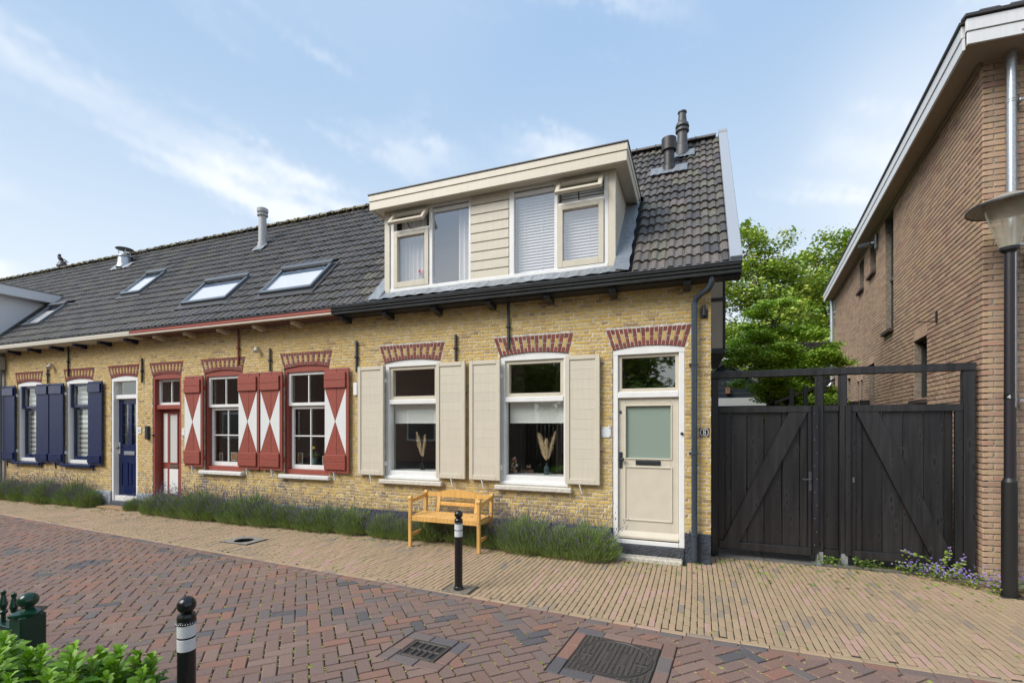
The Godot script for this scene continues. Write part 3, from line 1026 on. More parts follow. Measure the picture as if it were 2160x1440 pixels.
	for e in [[-0.047, -0.027], [-0.032, -0.043], [0.032, -0.043], [0.047, -0.027], [0.047, 0.027], [0.032, 0.043], [-0.032, 0.043], [-0.047, 0.027]]:
		oct.append(Vector3(-0.0765 + e[0], 1.66 + e[1], 0.0135)); inn.append(Vector3(-0.0765 + e[0] * 0.88, 1.66 + e[1] * 0.86, 0.0135))
	for i in 8: mb.face([oct[i], oct[(i + 1) % 8], inn[(i + 1) % 8], inn[i]], Vector3(0, 0, 1))
	part(np, "border", mb, "gloss")
	lettering(np, "digit", "8", 0.078, Vector3(-0.0765, 1.66, 0.0145), "white_ink")
	# small wall plaque and fittings
	var pl = sub(h, "wall_plaque")
	bx(pl, "plate", "gloss", Vector3(-1.385, 1.585, 0.0), Vector3(-1.25, 1.73, 0.012), 0.004, Color(0.72, 0.73, 0.76))
	for e in [[-1.37, 1.6], [-1.265, 1.6], [-1.37, 1.715], [-1.265, 1.715]]:
		mb = MB.new(); mb.col = BLACK
		mb.ball(Vector3(e[0], e[1], 0.013), 0.007, 8)
		part(pl, "screw", mb, "iron")
	bx(h, "wall_bracket", "iron", Vector3(-0.125, 3.10, 0.0), Vector3(-0.035, 3.215, 0.02), 0.006, BLACK)
	mb = MB.new(); mb.col = BLACK
	mb.tube([Vector3(-0.08, 3.13, 0.035), Vector3(-0.08, 3.26, 0.035)], 0.024, 10)
	part(h, "bracket_socket", mb, "iron")
	bx(h, "outdoor_sensor", "paint", Vector3(-5.52, 2.25, 0.002), Vector3(-5.44, 2.46, 0.04), 0.008, WHITE)
	return h
func beige_door(h):
	var d = sub(h, "door")
	var mb = MB.new(); mb.col = WHITE
	mb.box(Vector3(-1.228, 0.165, -0.16), Vector3(-1.158, 2.70, -0.015), 0.006)
	mb.box(Vector3(-0.382, 0.165, -0.16), Vector3(-0.312, 2.70, -0.015), 0.006)
	head_board(mb, -1.228, -0.312, 2.70, -0.16, -0.012)
	mb.box(Vector3(-1.158, 2.115, -0.15), Vector3(-0.382, 2.20, -0.012), 0.01)
	mb.box(Vector3(-1.158, 0.165, -0.16), Vector3(-0.382, 0.225, -0.01), 0.006)
	part(d, "frame", mb, "gloss")
	mb = MB.new(); mb.col = BEIGE
	ring(mb, -1.158, -0.382, 2.20, 2.70, 0.045, -0.12, -0.05)
	part(d, "transom_sash", mb, "gloss")
	pane(d, -1.12, -0.42, 2.24, 2.66, -0.09)
	mb = MB.new(); mb.col = BEIGE
	var z0 = -0.11
	var z1 = -0.055
	mb.box(Vector3(-1.155, 0.235, z0), Vector3(-1.06, 2.11, z1), 0.004)
	mb.box(Vector3(-0.48, 0.235, z0), Vector3(-0.385, 2.11, z1), 0.004)
	mb.box(Vector3(-1.06, 2.01, z0), Vector3(-0.48, 2.11, z1), 0.002)
	mb.box(Vector3(-1.06, 0.235, z0), Vector3(-0.48, 1.31, z1), 0.002)
	part(d, "leaf", mb, "gloss")
	mb = MB.new(); mb.col = BEIGE * 1.02
	ring(mb, -1.075, -0.465, 1.295, 2.025, 0.018, z1, z1 + 0.012, -1.0, 0.005)
	part(d, "glass_bead", mb, "gloss")
	mb = MB.new(); mb.col = BEIGE * 1.02
	ring(mb, -1.08, -0.46, 0.475, 1.205, 0.022, z1, z1 + 0.013, -1.0, 0.006)
	part(d, "panel_moulding", mb, "gloss")
	mb = MB.new(); mb.col = BEIGE
	mb.xf = Transform3D(Basis(Vector3(0, 0, 1), Vector3(0, 1, 0), Vector3(-1, 0, 0)), Vector3(-0.77, 0, z1))
	mb.prism([Vector2(0, 0.245), Vector2(0.05, 0.245), Vector2(0.05, 0.27), Vector2(0, 0.335)], -0.385, 0.385)
	part(d, "weather_bar", mb, "gloss")
	pane(d, -1.06, -0.48, 1.31, 2.01, -0.085, "door_pane")
	mb = MB.new(); mb.col = BLACK
	mb.box(Vector3(-0.93, 1.222, z1), Vector3(-0.61, 1.284, z1 + 0.012), 0.003)
	mb.box(Vector3(-0.905, 1.238, z1 + 0.012), Vector3(-0.635, 1.27, z1 + 0.018), 0.003)
	part(d, "mail_flap", mb, "iron")
	mb = MB.new(); mb.col = BLACK
	mb.box(Vector3(-1.145, 1.17, z1), Vector3(-1.103, 1.39, z1 + 0.01), 0.004)
	mb.tube([Vector3(-1.122, 1.295, z1), Vector3(-1.122, 1.295, z1 + 0.05)], 0.012, 8)
	mb.ball(Vector3(-1.10, 1.295, z1 + 0.055), 0.03, 12, 0.75)
	part(d, "handle", mb, "iron")
	mb = MB.new(); mb.col = BLACK
	mb.ball(Vector3(-1.13, 1.93, z1 + 0.002), 0.016, 10, 1.5)
	part(d, "door_lock", mb, "iron")
	mb = MB.new(); mb.col = BLACK
	mb.ball(Vector3(-0.345, 1.645, -0.005), 0.02, 12)
	part(d, "door_bell", mb, "iron")
	mb = MB.new(); mb.col = Color(0.06, 0.068, 0.08)
	mb.box(Vector3(-1.229, -0.03, -0.2), Vector3(-0.311, 0.163, 0.035), 0.012)
	part(d, "threshold", mb, "render")
	mb = MB.new(); mb.col = Color(0.62, 0.6, 0.52)
	mb.box(Vector3(-1.27, -0.03, 0.036), Vector3(-0.335, 0.045, 0.19), 0.012)
	part(d, "doorstep", mb, "worn")
func red_house():
	var h = thing("terraced_house", "yellow brick house with red and white hourglass shutters and red door, middle of the row", "house", Vector3(-8.2, 0, 0), "row of yellow brick houses")
	var x0 = -10.92
	var x1 = -5.52
	var wins = [[-9.13, -8.10], [-7.08, -6.06]]
	var holes = [Rect2(-10.66, -1, 0.87, 1 + SPRING + RISE)]
	var quads = [[SPRING, 3.045, -10.665, -9.785, -10.765, -9.715]]
	for w in wins:
		holes.append(Rect2(w[0], 0.85, w[1] - w[0], SPRING + RISE - 0.85))
		quads.append([SPRING, 3.045, w[0] - 0.005, w[1] + 0.005, w[0] - 0.105, w[1] + 0.075])
	var sh = [[-9.60, -9.09], [-8.13, -7.61], [-7.58, -7.06], [-6.10, -5.59]]
	front_wall(h, x0, x1, holes, quads, sh, Color(0.42, 0.47, 0.53), 0.33)
	house_shell(h, x0, x1)
	for w in wins:
		window(h, "red", w[0], w[1])
		arch(h, w[0], w[1], w[0] - 0.1, w[1] + 0.07)
	arch(h, -10.66, -9.79, -10.76, -9.72)
	for s in sh: shutter(h, "red", s[0], s[1])
	anchor(h, -8.18, 2.88, 3.55, RED * 0.6)
	anchor(h, -7.39, 2.73, 3.15, Color(0.05, 0.06, 0.055))
	gutter(h, -10.84, -5.72, "red")
	for x in [-10.25, -9.36, -8.45, -7.55, -6.65]: corbel(h, x, Color(0.5, 0.42, 0.31))
	roof(h, -11.0, -5.62, [Rect2(-10.13, 0.5, 1.46, 1.08), Rect2(-7.94, 0.5, 1.42, 1.1)], dark_tiles(1.35), Rect2(0, 0, 0, 0), 0.6)
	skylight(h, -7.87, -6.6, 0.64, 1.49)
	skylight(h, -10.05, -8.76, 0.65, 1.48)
	flue(h, Vector3(-9.63, 5.85, -1.78), [Vector2(0.11, 0.0), Vector2(0.105, 0.16), Vector2(0.09, 0.17), Vector2(0.082, 0.78), Vector2(0.115, 0.79), Vector2(0.12, 0.83), Vector2(0.085, 0.84), Vector2(0.085, 0.87), Vector2(0.12, 0.88), Vector2(0.125, 0.95), Vector2(0.115, 0.965), Vector2(0.0, 0.96)], "iron", Color(0.42, 0.42, 0.42), 0.16)
	# door
	var d = sub(h, "door")
	var mb = MB.new(); mb.col = RED
	mb.box(Vector3(-10.657, 0.0, -0.2), Vector3(-10.60, 2.70, -0.012), 0.006)
	mb.box(Vector3(-9.85, 0.0, -0.2), Vector3(-9.793, 2.70, -0.012), 0.006)
	head_board(mb, -10.657, -9.793, 2.70, -0.2, -0.01)
	mb.box(Vector3(-10.60, 2.08, -0.2), Vector3(-9.85, 2.17, -0.04), 0.008)
	part(d, "frame", mb, "old_paint")
	mb = MB.new(); mb.col = WHITE
	ring(mb, -10.60, -9.85, 2.17, 2.70, 0.05, -0.14, -0.09)
	mb.box(Vector3(-10.236, 2.22, -0.13), Vector3(-10.214, 2.65, -0.1), 0.003)
	part(d, "transom_sash", mb, "gloss")
	pane(d, -10.56, -10.225, 2.21, 2.66, -0.115)
	pane(d, -10.225, -9.89, 2.21, 2.66, -0.115)
	mb = MB.new(); mb.col = RED
	mb.box(Vector3(-10.60, 0.2, -0.20), Vector3(-9.85, 2.08, -0.15), 0.003)
	part(d, "leaf", mb, "old_paint")
	for y in [[0.98, 2.0], [0.33, 0.85]]:
		for x in [[-10.535, -10.415], [-10.035, -9.915]]:
			bx(d, "panel", "paint", Vector3(x[0], y[0], -0.151), Vector3(x[1], y[1], -0.143), 0.003, WHITE)
	bx(d, "panel", "paint", Vector3(-10.355, 0.33, -0.151), Vector3(-10.095, 0.85, -0.143), 0.003, WHITE)
	bx(d, "lace_curtain", "lace", Vector3(-10.335, 0.98, -0.151), Vector3(-10.115, 1.98, -0.146), 0.0, Color(0.8, 0.8, 0.77))
	mb = MB.new(); mb.col = RED
	ring(mb, -10.365, -10.085, 0.955, 2.0, 0.03, -0.15, -0.135)
	part(d, "glass_bead", mb, "old_paint")
	bx(d, "mail_flap", "iron", Vector3(-10.36, 0.87, -0.15), Vector3(-10.09, 0.935, -0.135), 0.004, Color(0.11, 0.1, 0.075))
	mb = MB.new(); mb.col = Color(0.4, 0.44, 0.5)
	mb.box(Vector3(-10.659, -0.04, -0.25), Vector3(-9.791, 0.19, -0.21), 0.0)
	part(d, "threshold", mb, "render")
	bx(d, "base_board", "old_paint", Vector3(-10.60, 0.0, -0.2), Vector3(-9.85, 0.2, -0.14), 0.004, RED * 0.9)
	mb = MB.new(); mb.col = BLACK
	mb.ball(Vector3(-10.64, 1.55, 0.0), 0.025, 10)
	part(d, "door_bell", mb, "iron")
	var np = sub(h, "number_plate")
	bx(np, "plate", "gloss", Vector3(-9.745, 1.55, 0.0), Vector3(-9.545, 1.69, 0.012), 0.004, WHITE)
	lettering(np, "digits", "10", 0.1, Vector3(-9.64, 1.62, 0.013), "blue_ink")
	mb = MB.new(); mb.col = Color(0.6, 0.6, 0.56)
	mb.tube([Vector3(-7.74, 3.2, 0.0), Vector3(-7.7, 3.18, 0.05), Vector3(-7.66, 3.1, 0.08)], [0.01, 0.02, 0.05], 8)
	part(h, "flag_holder", mb, "paint")
	return h
func blue_house():
	var h = thing("terraced_house", "yellow brick house with navy blue shutters, navy door and cream gutter, farthest in the row", "house", Vector3(-13.55, 0, 0), "row of yellow brick houses")
	var x0 = -16.2
	var x1 = -10.92
	var wins = [[-15.68, -14.64], [-13.68, -12.66]]
	var holes = [Rect2(-12.02, -1, 0.88, 1 + SPRING + RISE)]
	var quads = [[SPRING, 3.045, -12.025, -11.135, -12.135, -11.065]]
	for w in wins:
		holes.append(Rect2(w[0], 0.85, w[1] - w[0], SPRING + RISE - 0.85))
		quads.append([SPRING, 3.045, w[0] - 0.005, w[1] + 0.005, w[0] - 0.085, w[1] + 0.065])
	var sh = [[-16.17, -15.64], [-14.72, -14.22], [-14.18, -13.65], [-12.72, -12.23]]
	front_wall(h, x0, x1, holes, quads, sh, Color(0.42, 0.48, 0.55), 0.33)
	house_shell(h, x0, x1)
	for w in wins:
		window(h, "blue", w[0], w[1])
		arch(h, w[0], w[1], w[0] - 0.08, w[1] + 0.06)
	arch(h, -12.02, -11.14, -12.13, -11.07)
	for s in sh: shutter(h, "blue", s[0], s[1])
	for a in [[-14.33, 2.73, 3.19], [-13.53, 2.87, 3.55], [-10.95, 2.64, 3.15]]: anchor(h, a[0], a[1], a[2])
	gutter(h, -16.4, -10.84, "cream")
	for x in [-15.55, -14.68, -13.79, -12.91, -12.03, -11.16]: corbel(h, x, NAVY * 0.7)
	roof(h, -16.3, -11.0, [Rect2(-13.14, 1.38, 0.92, 1.18), Rect2(-15.9, 0.5, 0.9, 1.1)], dark_tiles(1.3), Rect2(0, 0, 0, 0), 0.7)
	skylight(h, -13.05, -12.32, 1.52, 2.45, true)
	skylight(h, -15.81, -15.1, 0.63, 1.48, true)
	var f = flue(h, Vector3(-15.19, 6.18, -2.07), [Vector2(0.2, 0.0), Vector2(0.17, 0.1), Vector2(0.15, 0.3), Vector2(0.19, 0.31), Vector2(0.17, 0.34), Vector2(0.13, 0.34)], "zinc", Color(1.1, 1.12, 1.15), 0.42)
	for k in 4:
		var mb = MB.new(); mb.col = Color(1, 1, 1)
		var a = TAU * k / 4 + 0.4
		mb.tube([Vector3(-15.19 + cos(a) * 0.12, 6.5, -2.07 + sin(a) * 0.12), Vector3(-15.19 + cos(a) * 0.14, 6.70, -2.07 + sin(a) * 0.14)], 0.012, 6)
		part(f, "cap_leg", mb, "zinc")
	var mb = MB.new(); mb.col = Color(0.25, 0.25, 0.26)
	mb.lathe([Vector2(0.0, 0.0), Vector2(0.2, 0.0), Vector2(0.215, 0.012), Vector2(0.2, 0.022), Vector2(0, 0.05)], Vector3(-15.19, 6.70, -2.07), 20)
	part(f, "rain_cap", mb, "zinc")
	# door
	var d = sub(h, "door")
	mb = MB.new(); mb.col = WHITE
	mb.box(Vector3(-12.018, 0.12, -0.2), Vector3(-11.955, 2.70, -0.012), 0.006)
	mb.box(Vector3(-11.205, 0.12, -0.2), Vector3(-11.142, 2.70, -0.012), 0.006)
	head_board(mb, -12.018, -11.142, 2.70, -0.2, -0.01)
	mb.box(Vector3(-11.955, 2.32, -0.2), Vector3(-11.205, 2.41, -0.05), 0.008)
	mb.box(Vector3(-11.955, 0.12, -0.2), Vector3(-11.205, 0.235, -0.03), 0.006)
	part(d, "frame", mb, "gloss")
	pane(d, -11.955, -11.205, 2.41, 2.70, -0.1)
	mb = MB.new(); mb.col = NAVY
	var y = [1.34, 2.21]
	mb.box(Vector3(-11.955, 0.24, -0.17), Vector3(-11.84, 2.32, -0.115), 0.003)
	mb.box(Vector3(-11.32, 0.24, -0.17), Vector3(-11.205, 2.32, -0.115), 0.003)
	mb.box(Vector3(-11.64, y[0], -0.17), Vector3(-11.52, y[1], -0.115), 0.003)
	mb.box(Vector3(-11.84, y[1], -0.17), Vector3(-11.32, 2.32, -0.115), 0.003)
	mb.box(Vector3(-11.84, 0.24, -0.17), Vector3(-11.32, y[0], -0.115), 0.003)
	part(d, "leaf", mb, "gloss")
	for x in [[-11.84, -11.64], [-11.52, -11.32]]:
		pane(d, x[0], x[1], y[0], y[1], -0.145)
		mb = MB.new(); mb.col = NAVY * 1.1
		ring(mb, x[0] - 0.01, x[1] + 0.01, 0.44, 0.95, 0.022, -0.115, -0.103)
		part(d, "panel_moulding", mb, "gloss")
		for yy in [1.55, 1.77, 1.99]:
			bx(d, "lead_strip", "plain", Vector3(x[0], yy, -0.148), Vector3(x[1], yy + 0.008, -0.143), 0.0, Color(0.2, 0.21, 0.2))
	bx(d, "mail_flap", "zinc", Vector3(-11.76, 1.11, -0.115), Vector3(-11.41, 1.19, -0.1), 0.004, Color(1.2, 1.2, 1.2))
	bx(d, "lock_plate", "gloss", Vector3(-11.95, 1.13, -0.115), Vector3(-11.9, 1.38, -0.1), 0.004, WHITE)
	mb = MB.new(); mb.col = Color(0.4, 0.4, 0.4)
	mb.ball(Vector3(-11.925, 1.27, -0.08), 0.03, 10)
	part(d, "handle", mb, "zinc")
	bx(d, "threshold", "render", Vector3(-12.019, -0.03, -0.24), Vector3(-11.141, 0.118, 0.03), 0.008, Color(0.1, 0.12, 0.15))
	bx(d, "doorstep", "worn", Vector3(-12.1, -0.03, 0.031), Vector3(-11.1, 0.035, 0.24), 0.01, Color(0.4, 0.27, 0.15))
	var np = sub(h, "number_plate")
	bx(np, "plate", "gloss", Vector3(-11.11, 1.58, 0.0), Vector3(-11.0, 1.71, 0.014), 0.004, WHITE)
	lettering(np, "digits", "12", 0.07, Vector3(-11.055, 1.645, 0.0155), "gray_ink")
	bx(h, "wall_lamp_box", "iron", Vector3(-10.83, 1.46, 0.0), Vector3(-10.73, 1.74, 0.05), 0.01, BLACK)
	mb = MB.new(); mb.col = Color(0.55, 0.53, 0.46)
	mb.tube([Vector3(-14.22, 3.18, 0.0), Vector3(-14.18, 3.17, 0.05), Vector3(-14.13, 3.08, 0.09)], [0.01, 0.025, 0.06], 8)
	part(h, "flag_holder", mb, "paint")
	return h
func dormer(h):
	var d = sub(h, "dormer")
	var zd = 0.08
	var P = func(called, m, a, b, k := 0.004, col := BEIGE): return bx(d, called, m, a, b, k, col)
	for x in [[-4.84, -4.742], [-1.268, -1.17]]: P.call("corner_post", "paint", Vector3(x[0], 3.86, zd - 0.05), Vector3(x[1], 5.16, zd + 0.03))
	var mb = MB.new(); mb.col = WHITE
	for x in [[-4.74, -4.675], [-4.03, -3.97], [-3.35, -3.31], [-2.70, -2.62], [-2.02, -1.97], [-1.325, -1.27]]: mb.box(Vector3(x[0], 3.925, zd - 0.08), Vector3(x[1], 5.115, zd + 0.012), 0.006)
	mb.box(Vector3(-4.74, 3.855, zd - 0.08), Vector3(-1.27, 3.925, zd + 0.03), 0.008)
	mb.box(Vector3(-4.74, 5.115, zd - 0.08), Vector3(-1.27, 5.16, zd + 0.012), 0.004)
	mb.box(Vector3(-4.675, 4.81, zd - 0.07), Vector3(-4.03, 4.845, zd + 0.008), 0.004)
	mb.box(Vector3(-1.97, 4.80, zd - 0.07), Vector3(-1.325, 4.835, zd + 0.008), 0.004)
	part(d, "window_frame", mb, "gloss")
	for x in [[-4.675, -4.03, 4.81], [-1.97, -1.325, 4.80]]:
		mb = MB.new(); mb.col = BEIGE
		ring(mb, x[0] + 0.004, x[1] - 0.004, 3.93, x[2] - 0.004, 0.07, zd - 0.05, zd + 0.03, 0.09)
		part(d, "casement", mb, "gloss")
		pane(d, x[0] + 0.06, x[1] - 0.06, 4.0, x[2] - 0.06, zd - 0.015, "sky_pane")
		mb = MB.new(); mb.col = BEIGE          # top light, hinged at its upper edge and pushed open
		mb.xf = Transform3D(Basis(Vector3.RIGHT, deg_to_rad(-38)), Vector3(0, 5.11, zd + 0.02))
		ring(mb, x[0] + 0.004, x[1] - 0.004, -0.275, 0.0, 0.055, -0.03, 0.02)
		part(d, "open_top_light", mb, "gloss")
		mb = MB.new()
		mb.xf = Transform3D(Basis(Vector3.RIGHT, deg_to_rad(-38)), Vector3(0, 5.11, zd + 0.02))
		mb.face([Vector3(x[0] + 0.055, -0.225, 0.0), Vector3(x[1] - 0.055, -0.225, 0), Vector3(x[1] - 0.055, -0.05, 0), Vector3(x[0] + 0.055, -0.05, 0)], Vector3(0, 0, 1))
		part(d, "pane", mb, "sky_pane")
		mb = MB.new(); mb.col = BLACK
		var xm = (x[0] + x[1]) / 2
		mb.tube([Vector3(xm - 0.03, 4.85, zd - 0.02), Vector3(xm, 4.92, zd + 0.15)], 0.008, 6)
		part(d, "stay", mb, "iron")
	for x in [[-3.97, -3.35], [-2.62, -2.02]]:
		pane(d, x[0], x[1], 3.925, 5.05, zd - 0.03, "sky_pane")
		P.call("vent_grille", "gloss", Vector3(x[0], 5.04, zd - 0.05), Vector3(x[1], 5.095, zd + 0.0), 0.008, WHITE)
	var n = 9
	for i in n:
		var a = lerp(3.90, 5.15, i / float(n))
		var b = lerp(3.90, 5.15, (i + 1) / float(n))
		mb = MB.new(); mb.col = BEIGE * rng.randf_range(0.97, 1.03)
		mb.box(Vector3(-3.31, a + 0.012, zd - 0.04), Vector3(-2.70, b, zd + 0.02), 0.004)
		part(d, "siding_board", mb, "paint")
		for s in [[-1.19, -1.172], [-4.838, -4.82]]:
			var yr = (a + b) / 2
			var zb = 0.25 - (a - 3.72) / tan(deg_to_rad(PITCH))
			var zt = 0.25 - (b - 3.72) / tan(deg_to_rad(PITCH))
			mb = MB.new(); mb.col = BEIGE * rng.randf_range(0.97, 1.03)
			mb.xf = Transform3D(Basis(Vector3(0, 0, -1), Vector3(0, 1, 0), Vector3(1, 0, 0)), Vector3(s[0], 0, 0))
			mb.prism([Vector2(-zd + 0.05, a + 0.008), Vector2(max(-zb, -zd + 0.06), a + 0.008), Vector2(max(-zt, -zd + 0.08), b), Vector2(-zd + 0.05, b)], 0.0, 0.018)
			part(d, "siding_board", mb, "paint")
	bx(d, "siding_backing", "plain", Vector3(-3.31, 3.9, zd - 0.06), Vector3(-2.70, 5.16, zd - 0.041), 0.0, Color(0.2, 0.18, 0.14))
	mb = MB.new(); mb.col = Color(0.2, 0.18, 0.14)
	for s in [[-1.21, -1.191], [-4.819, -4.80]]:
		mb.xf = Transform3D(Basis(Vector3(0, 0, -1), Vector3(0, 1, 0), Vector3(1, 0, 0)), Vector3(s[0], 0, 0))
		mb.prism([Vector2(-zd + 0.06, 3.9), Vector2(1.15, 5.2), Vector2(-zd + 0.06, 5.2)], 0.0, 0.018)
	part(d, "cheek_backing", mb, "plain")
	# roof slab with two fascia boards all round
	var zb = -1.3
	mb = MB.new(); mb.col = BEIGE * 1.02
	mb.box(Vector3(-4.96, 5.162, zb), Vector3(-1.03, 5.35, 0.27))
	part(d, "soffit", mb, "paint")
	P.call("fascia_board", "paint", Vector3(-4.99, 5.14, 0.271), Vector3(-1.0, 5.268, 0.295), 0.004, BEIGE * 1.05)
	P.call("fascia_board", "paint", Vector3(-5.0, 5.274, 0.271), Vector3(-0.99, 5.368, 0.305), 0.004, BEIGE * 1.05)
	for s in [-1, 1]:
		var xo = -1.0 if s > 0 else -4.99
		P.call("fascia_board", "paint", Vector3(min(xo, xo - s * 0.025), 5.14, zb + 0.15), Vector3(max(xo, xo - s * 0.025), 5.268, 0.27), 0.004, BEIGE * 1.05)
		var xp = -0.99 if s > 0 else -5.0
		P.call("fascia_board", "paint", Vector3(min(xp, xp - s * 0.03), 5.274, zb), Vector3(max(xp, xp - s * 0.03), 5.368, 0.27), 0.004, BEIGE * 1.05)
	P.call("roof_trim", "iron", Vector3(-5.012, 5.37, zb), Vector3(-0.978, 5.39, 0.318), 0.004, Color(0.06, 0.052, 0.047))
	# lead apron below the windows and beside the cheek
	var k = 8
	for i in k:
		var xa = lerp(-5.0, -1.02, i / float(k)) - 0.015
		var xb = lerp(-5.0, -1.02, (i + 1) / float(k)) + 0.015
		mb = MB.new()
		var m = 9
		for j in m:
			var u0 = lerp(xa, xb, j / float(m))
			var u1 = lerp(xa, xb, (j + 1) / float(m))
			var w = func(u): return 0.008 * sin(u * 29.0) + 0.005 * (i % 2)
			mb.face([Vector3(u0, 3.735 + w.call(u0), 0.285), Vector3(u1, 3.735 + w.call(u1), 0.285), Vector3(u1, 3.872 + 0.004 * (i % 2), zd + 0.034), Vector3(u0, 3.872 + 0.004 * (i % 2), zd + 0.034)], Vector3(0, 1, 1))
		part(d, "lead_sheet", mb, "lead")
	for i in 3:
		mb = MB.new(); mb.xf = roof_frame
		var sa = [0.0, 0.62, 1.25][i]
		var sb = [0.64, 1.27, 1.98][i]
		var m = 6
		for j in m:
			var u0 = lerp(sa, sb, j / float(m))
			var u1 = lerp(sa, sb, (j + 1) / float(m))
			var w = func(u): return -0.985 + 0.012 * sin(u * 17.0)
			mb.face([Vector3(-1.172, u0, 0.075 - 0.006 * i), Vector3(w.call(u0), u0, 0.034), Vector3(w.call(u1), u1, 0.034), Vector3(-1.172, u1, 0.075 - 0.006 * i)], Vector3(0, 0, 1))
		part(d, "lead_flashing", mb, "lead")
	mb = MB.new(); mb.xf = roof_frame
	mb.box(Vector3(-5.05, 0.0, -0.02), Vector3(-4.83, 1.98, 0.034), 0.01)
	part(d, "lead_flashing", mb, "lead")
	bx(d, "dormer_floor", "plain", Vector3(-4.8, 3.66, -1.3), Vector3(-1.21, 3.7, 0.06), 0.0, Color(0.3, 0.25, 0.2))
	bx(d, "room_wall", "plain", Vector3(-4.8, 3.7, -1.6), Vector3(-1.21, 5.16, -1.5), 0.0, Color(0.45, 0.45, 0.45))
func neighbour():
	var h = thing("neighbour_house", "house with a white flat-roofed dormer at the left edge of the row", "house", Vector3(-19, 0, 0))
	var mb = MB.new(); mb.col = Color(0.3, 0.27, 0.22)
	mb.box(Vector3(-24, 0, -0.3), Vector3(-16.202, 3.55, -0.005))
	part(h, "wall", mb, "brick")
	roof(h, -24.0, -16.3, [Rect2(-24, -1, 7.65, 2.9)], dark_tiles(1.3), Rect2(0, 0, 0, 0), 0.6)
	mb = MB.new(); mb.col = Color(0.74, 0.75, 0.77)
	mb.box(Vector3(-24, 4.99, -1.35), Vector3(-16.1, 5.23, 0.5), 0.006)
	part(h, "dormer_fascia", mb, "paint", "white dormer fascia")
	mb = MB.new(); mb.col = Color(0.72, 0.73, 0.75)
	mb.box(Vector3(-24, 3.6, -1.3), Vector3(-16.34, 4.988, 0.3), 0.004)
	part(h, "dormer_wall", mb, "paint", "white dormer side wall")
	mb = MB.new(); mb.col = Color(0.2, 0.2, 0.21)
	mb.box(Vector3(-24, 5.231, -1.36), Vector3(-16.08, 5.25, 0.52), 0.004)
	part(h, "roof_trim", mb, "iron")
	mb = MB.new(); mb.col = Color(0.04, 0.04, 0.042); mb.xf = roof_frame
	mb.box(Vector3(-16.34, 0.1, -0.02), Vector3(-16.2, 1.85, 0.05), 0.006)
	part(h, "flashing", mb, "iron")
	gutter(h, -24, -16.4, "cream")
	bx(h, "hopper", "paint", Vector3(-16.42, 3.12, 0.01), Vector3(-16.15, 3.44, 0.16), 0.012, Color(0.3, 0.3, 0.28))
	mb = MB.new(); mb.col = Color(0.22, 0.25, 0.28)
	mb.tube([Vector3(-16.27, 3.15, 0.08), Vector3(-16.27, 0.02, 0.08)], 0.05, 12)
	part(h, "downpipe", mb, "paint")
	var f = sub(h, "flue")
	mb = MB.new(); mb.col = Color(0.06, 0.06, 0.065)
	mb.lathe([Vector2(0.1, -0.6), Vector2(0.1, 0.05), Vector2(0.15, 0.06), Vector2(0.15, 0.1), Vector2(0.1, 0.12), Vector2(0.16, 0.14), Vector2(0.09, 0.3), Vector2(0.0, 0.31)], Vector3(-20, 6.95, -2.95), 14)
	part(f, "pipe", mb, "iron")
	mb = MB.new(); mb.col = Color(0.035, 0.033, 0.033)
	var B = Vector3(-20.0, 7.27, -2.95)
	mb.xf = Transform3D(Basis(Vector3.UP, 0.3) * Basis(Vector3.BACK, 0.75), B)
	mb.ball(Vector3(0, 0.1, 0), 0.065, 10, 1.9)
	mb.xf = Transform3D(Basis(Vector3.UP, 0.3), B)
	mb.ball(Vector3(-0.1, 0.19, 0), 0.045, 10)
	mb.bar(Vector3(-0.13, 0.19, 0), Vector3(-0.19, 0.185, 0), 0.015, 0.015)
	mb.bar(Vector3(0.06, 0.05, 0), Vector3(0.19, -0.06, 0), 0.06, 0.015)
	mb.bar(Vector3(0, 0.04, 0.02), Vector3(0, -0.02, 0.02), 0.01, 0.01)
	mb.bar(Vector3(0, 0.04, -0.02), Vector3(0, -0.02, -0.02), 0.01, 0.01)
	solo("bird", mb, "plain", B, "small dark bird perched on the flue at the far left roof", "bird")

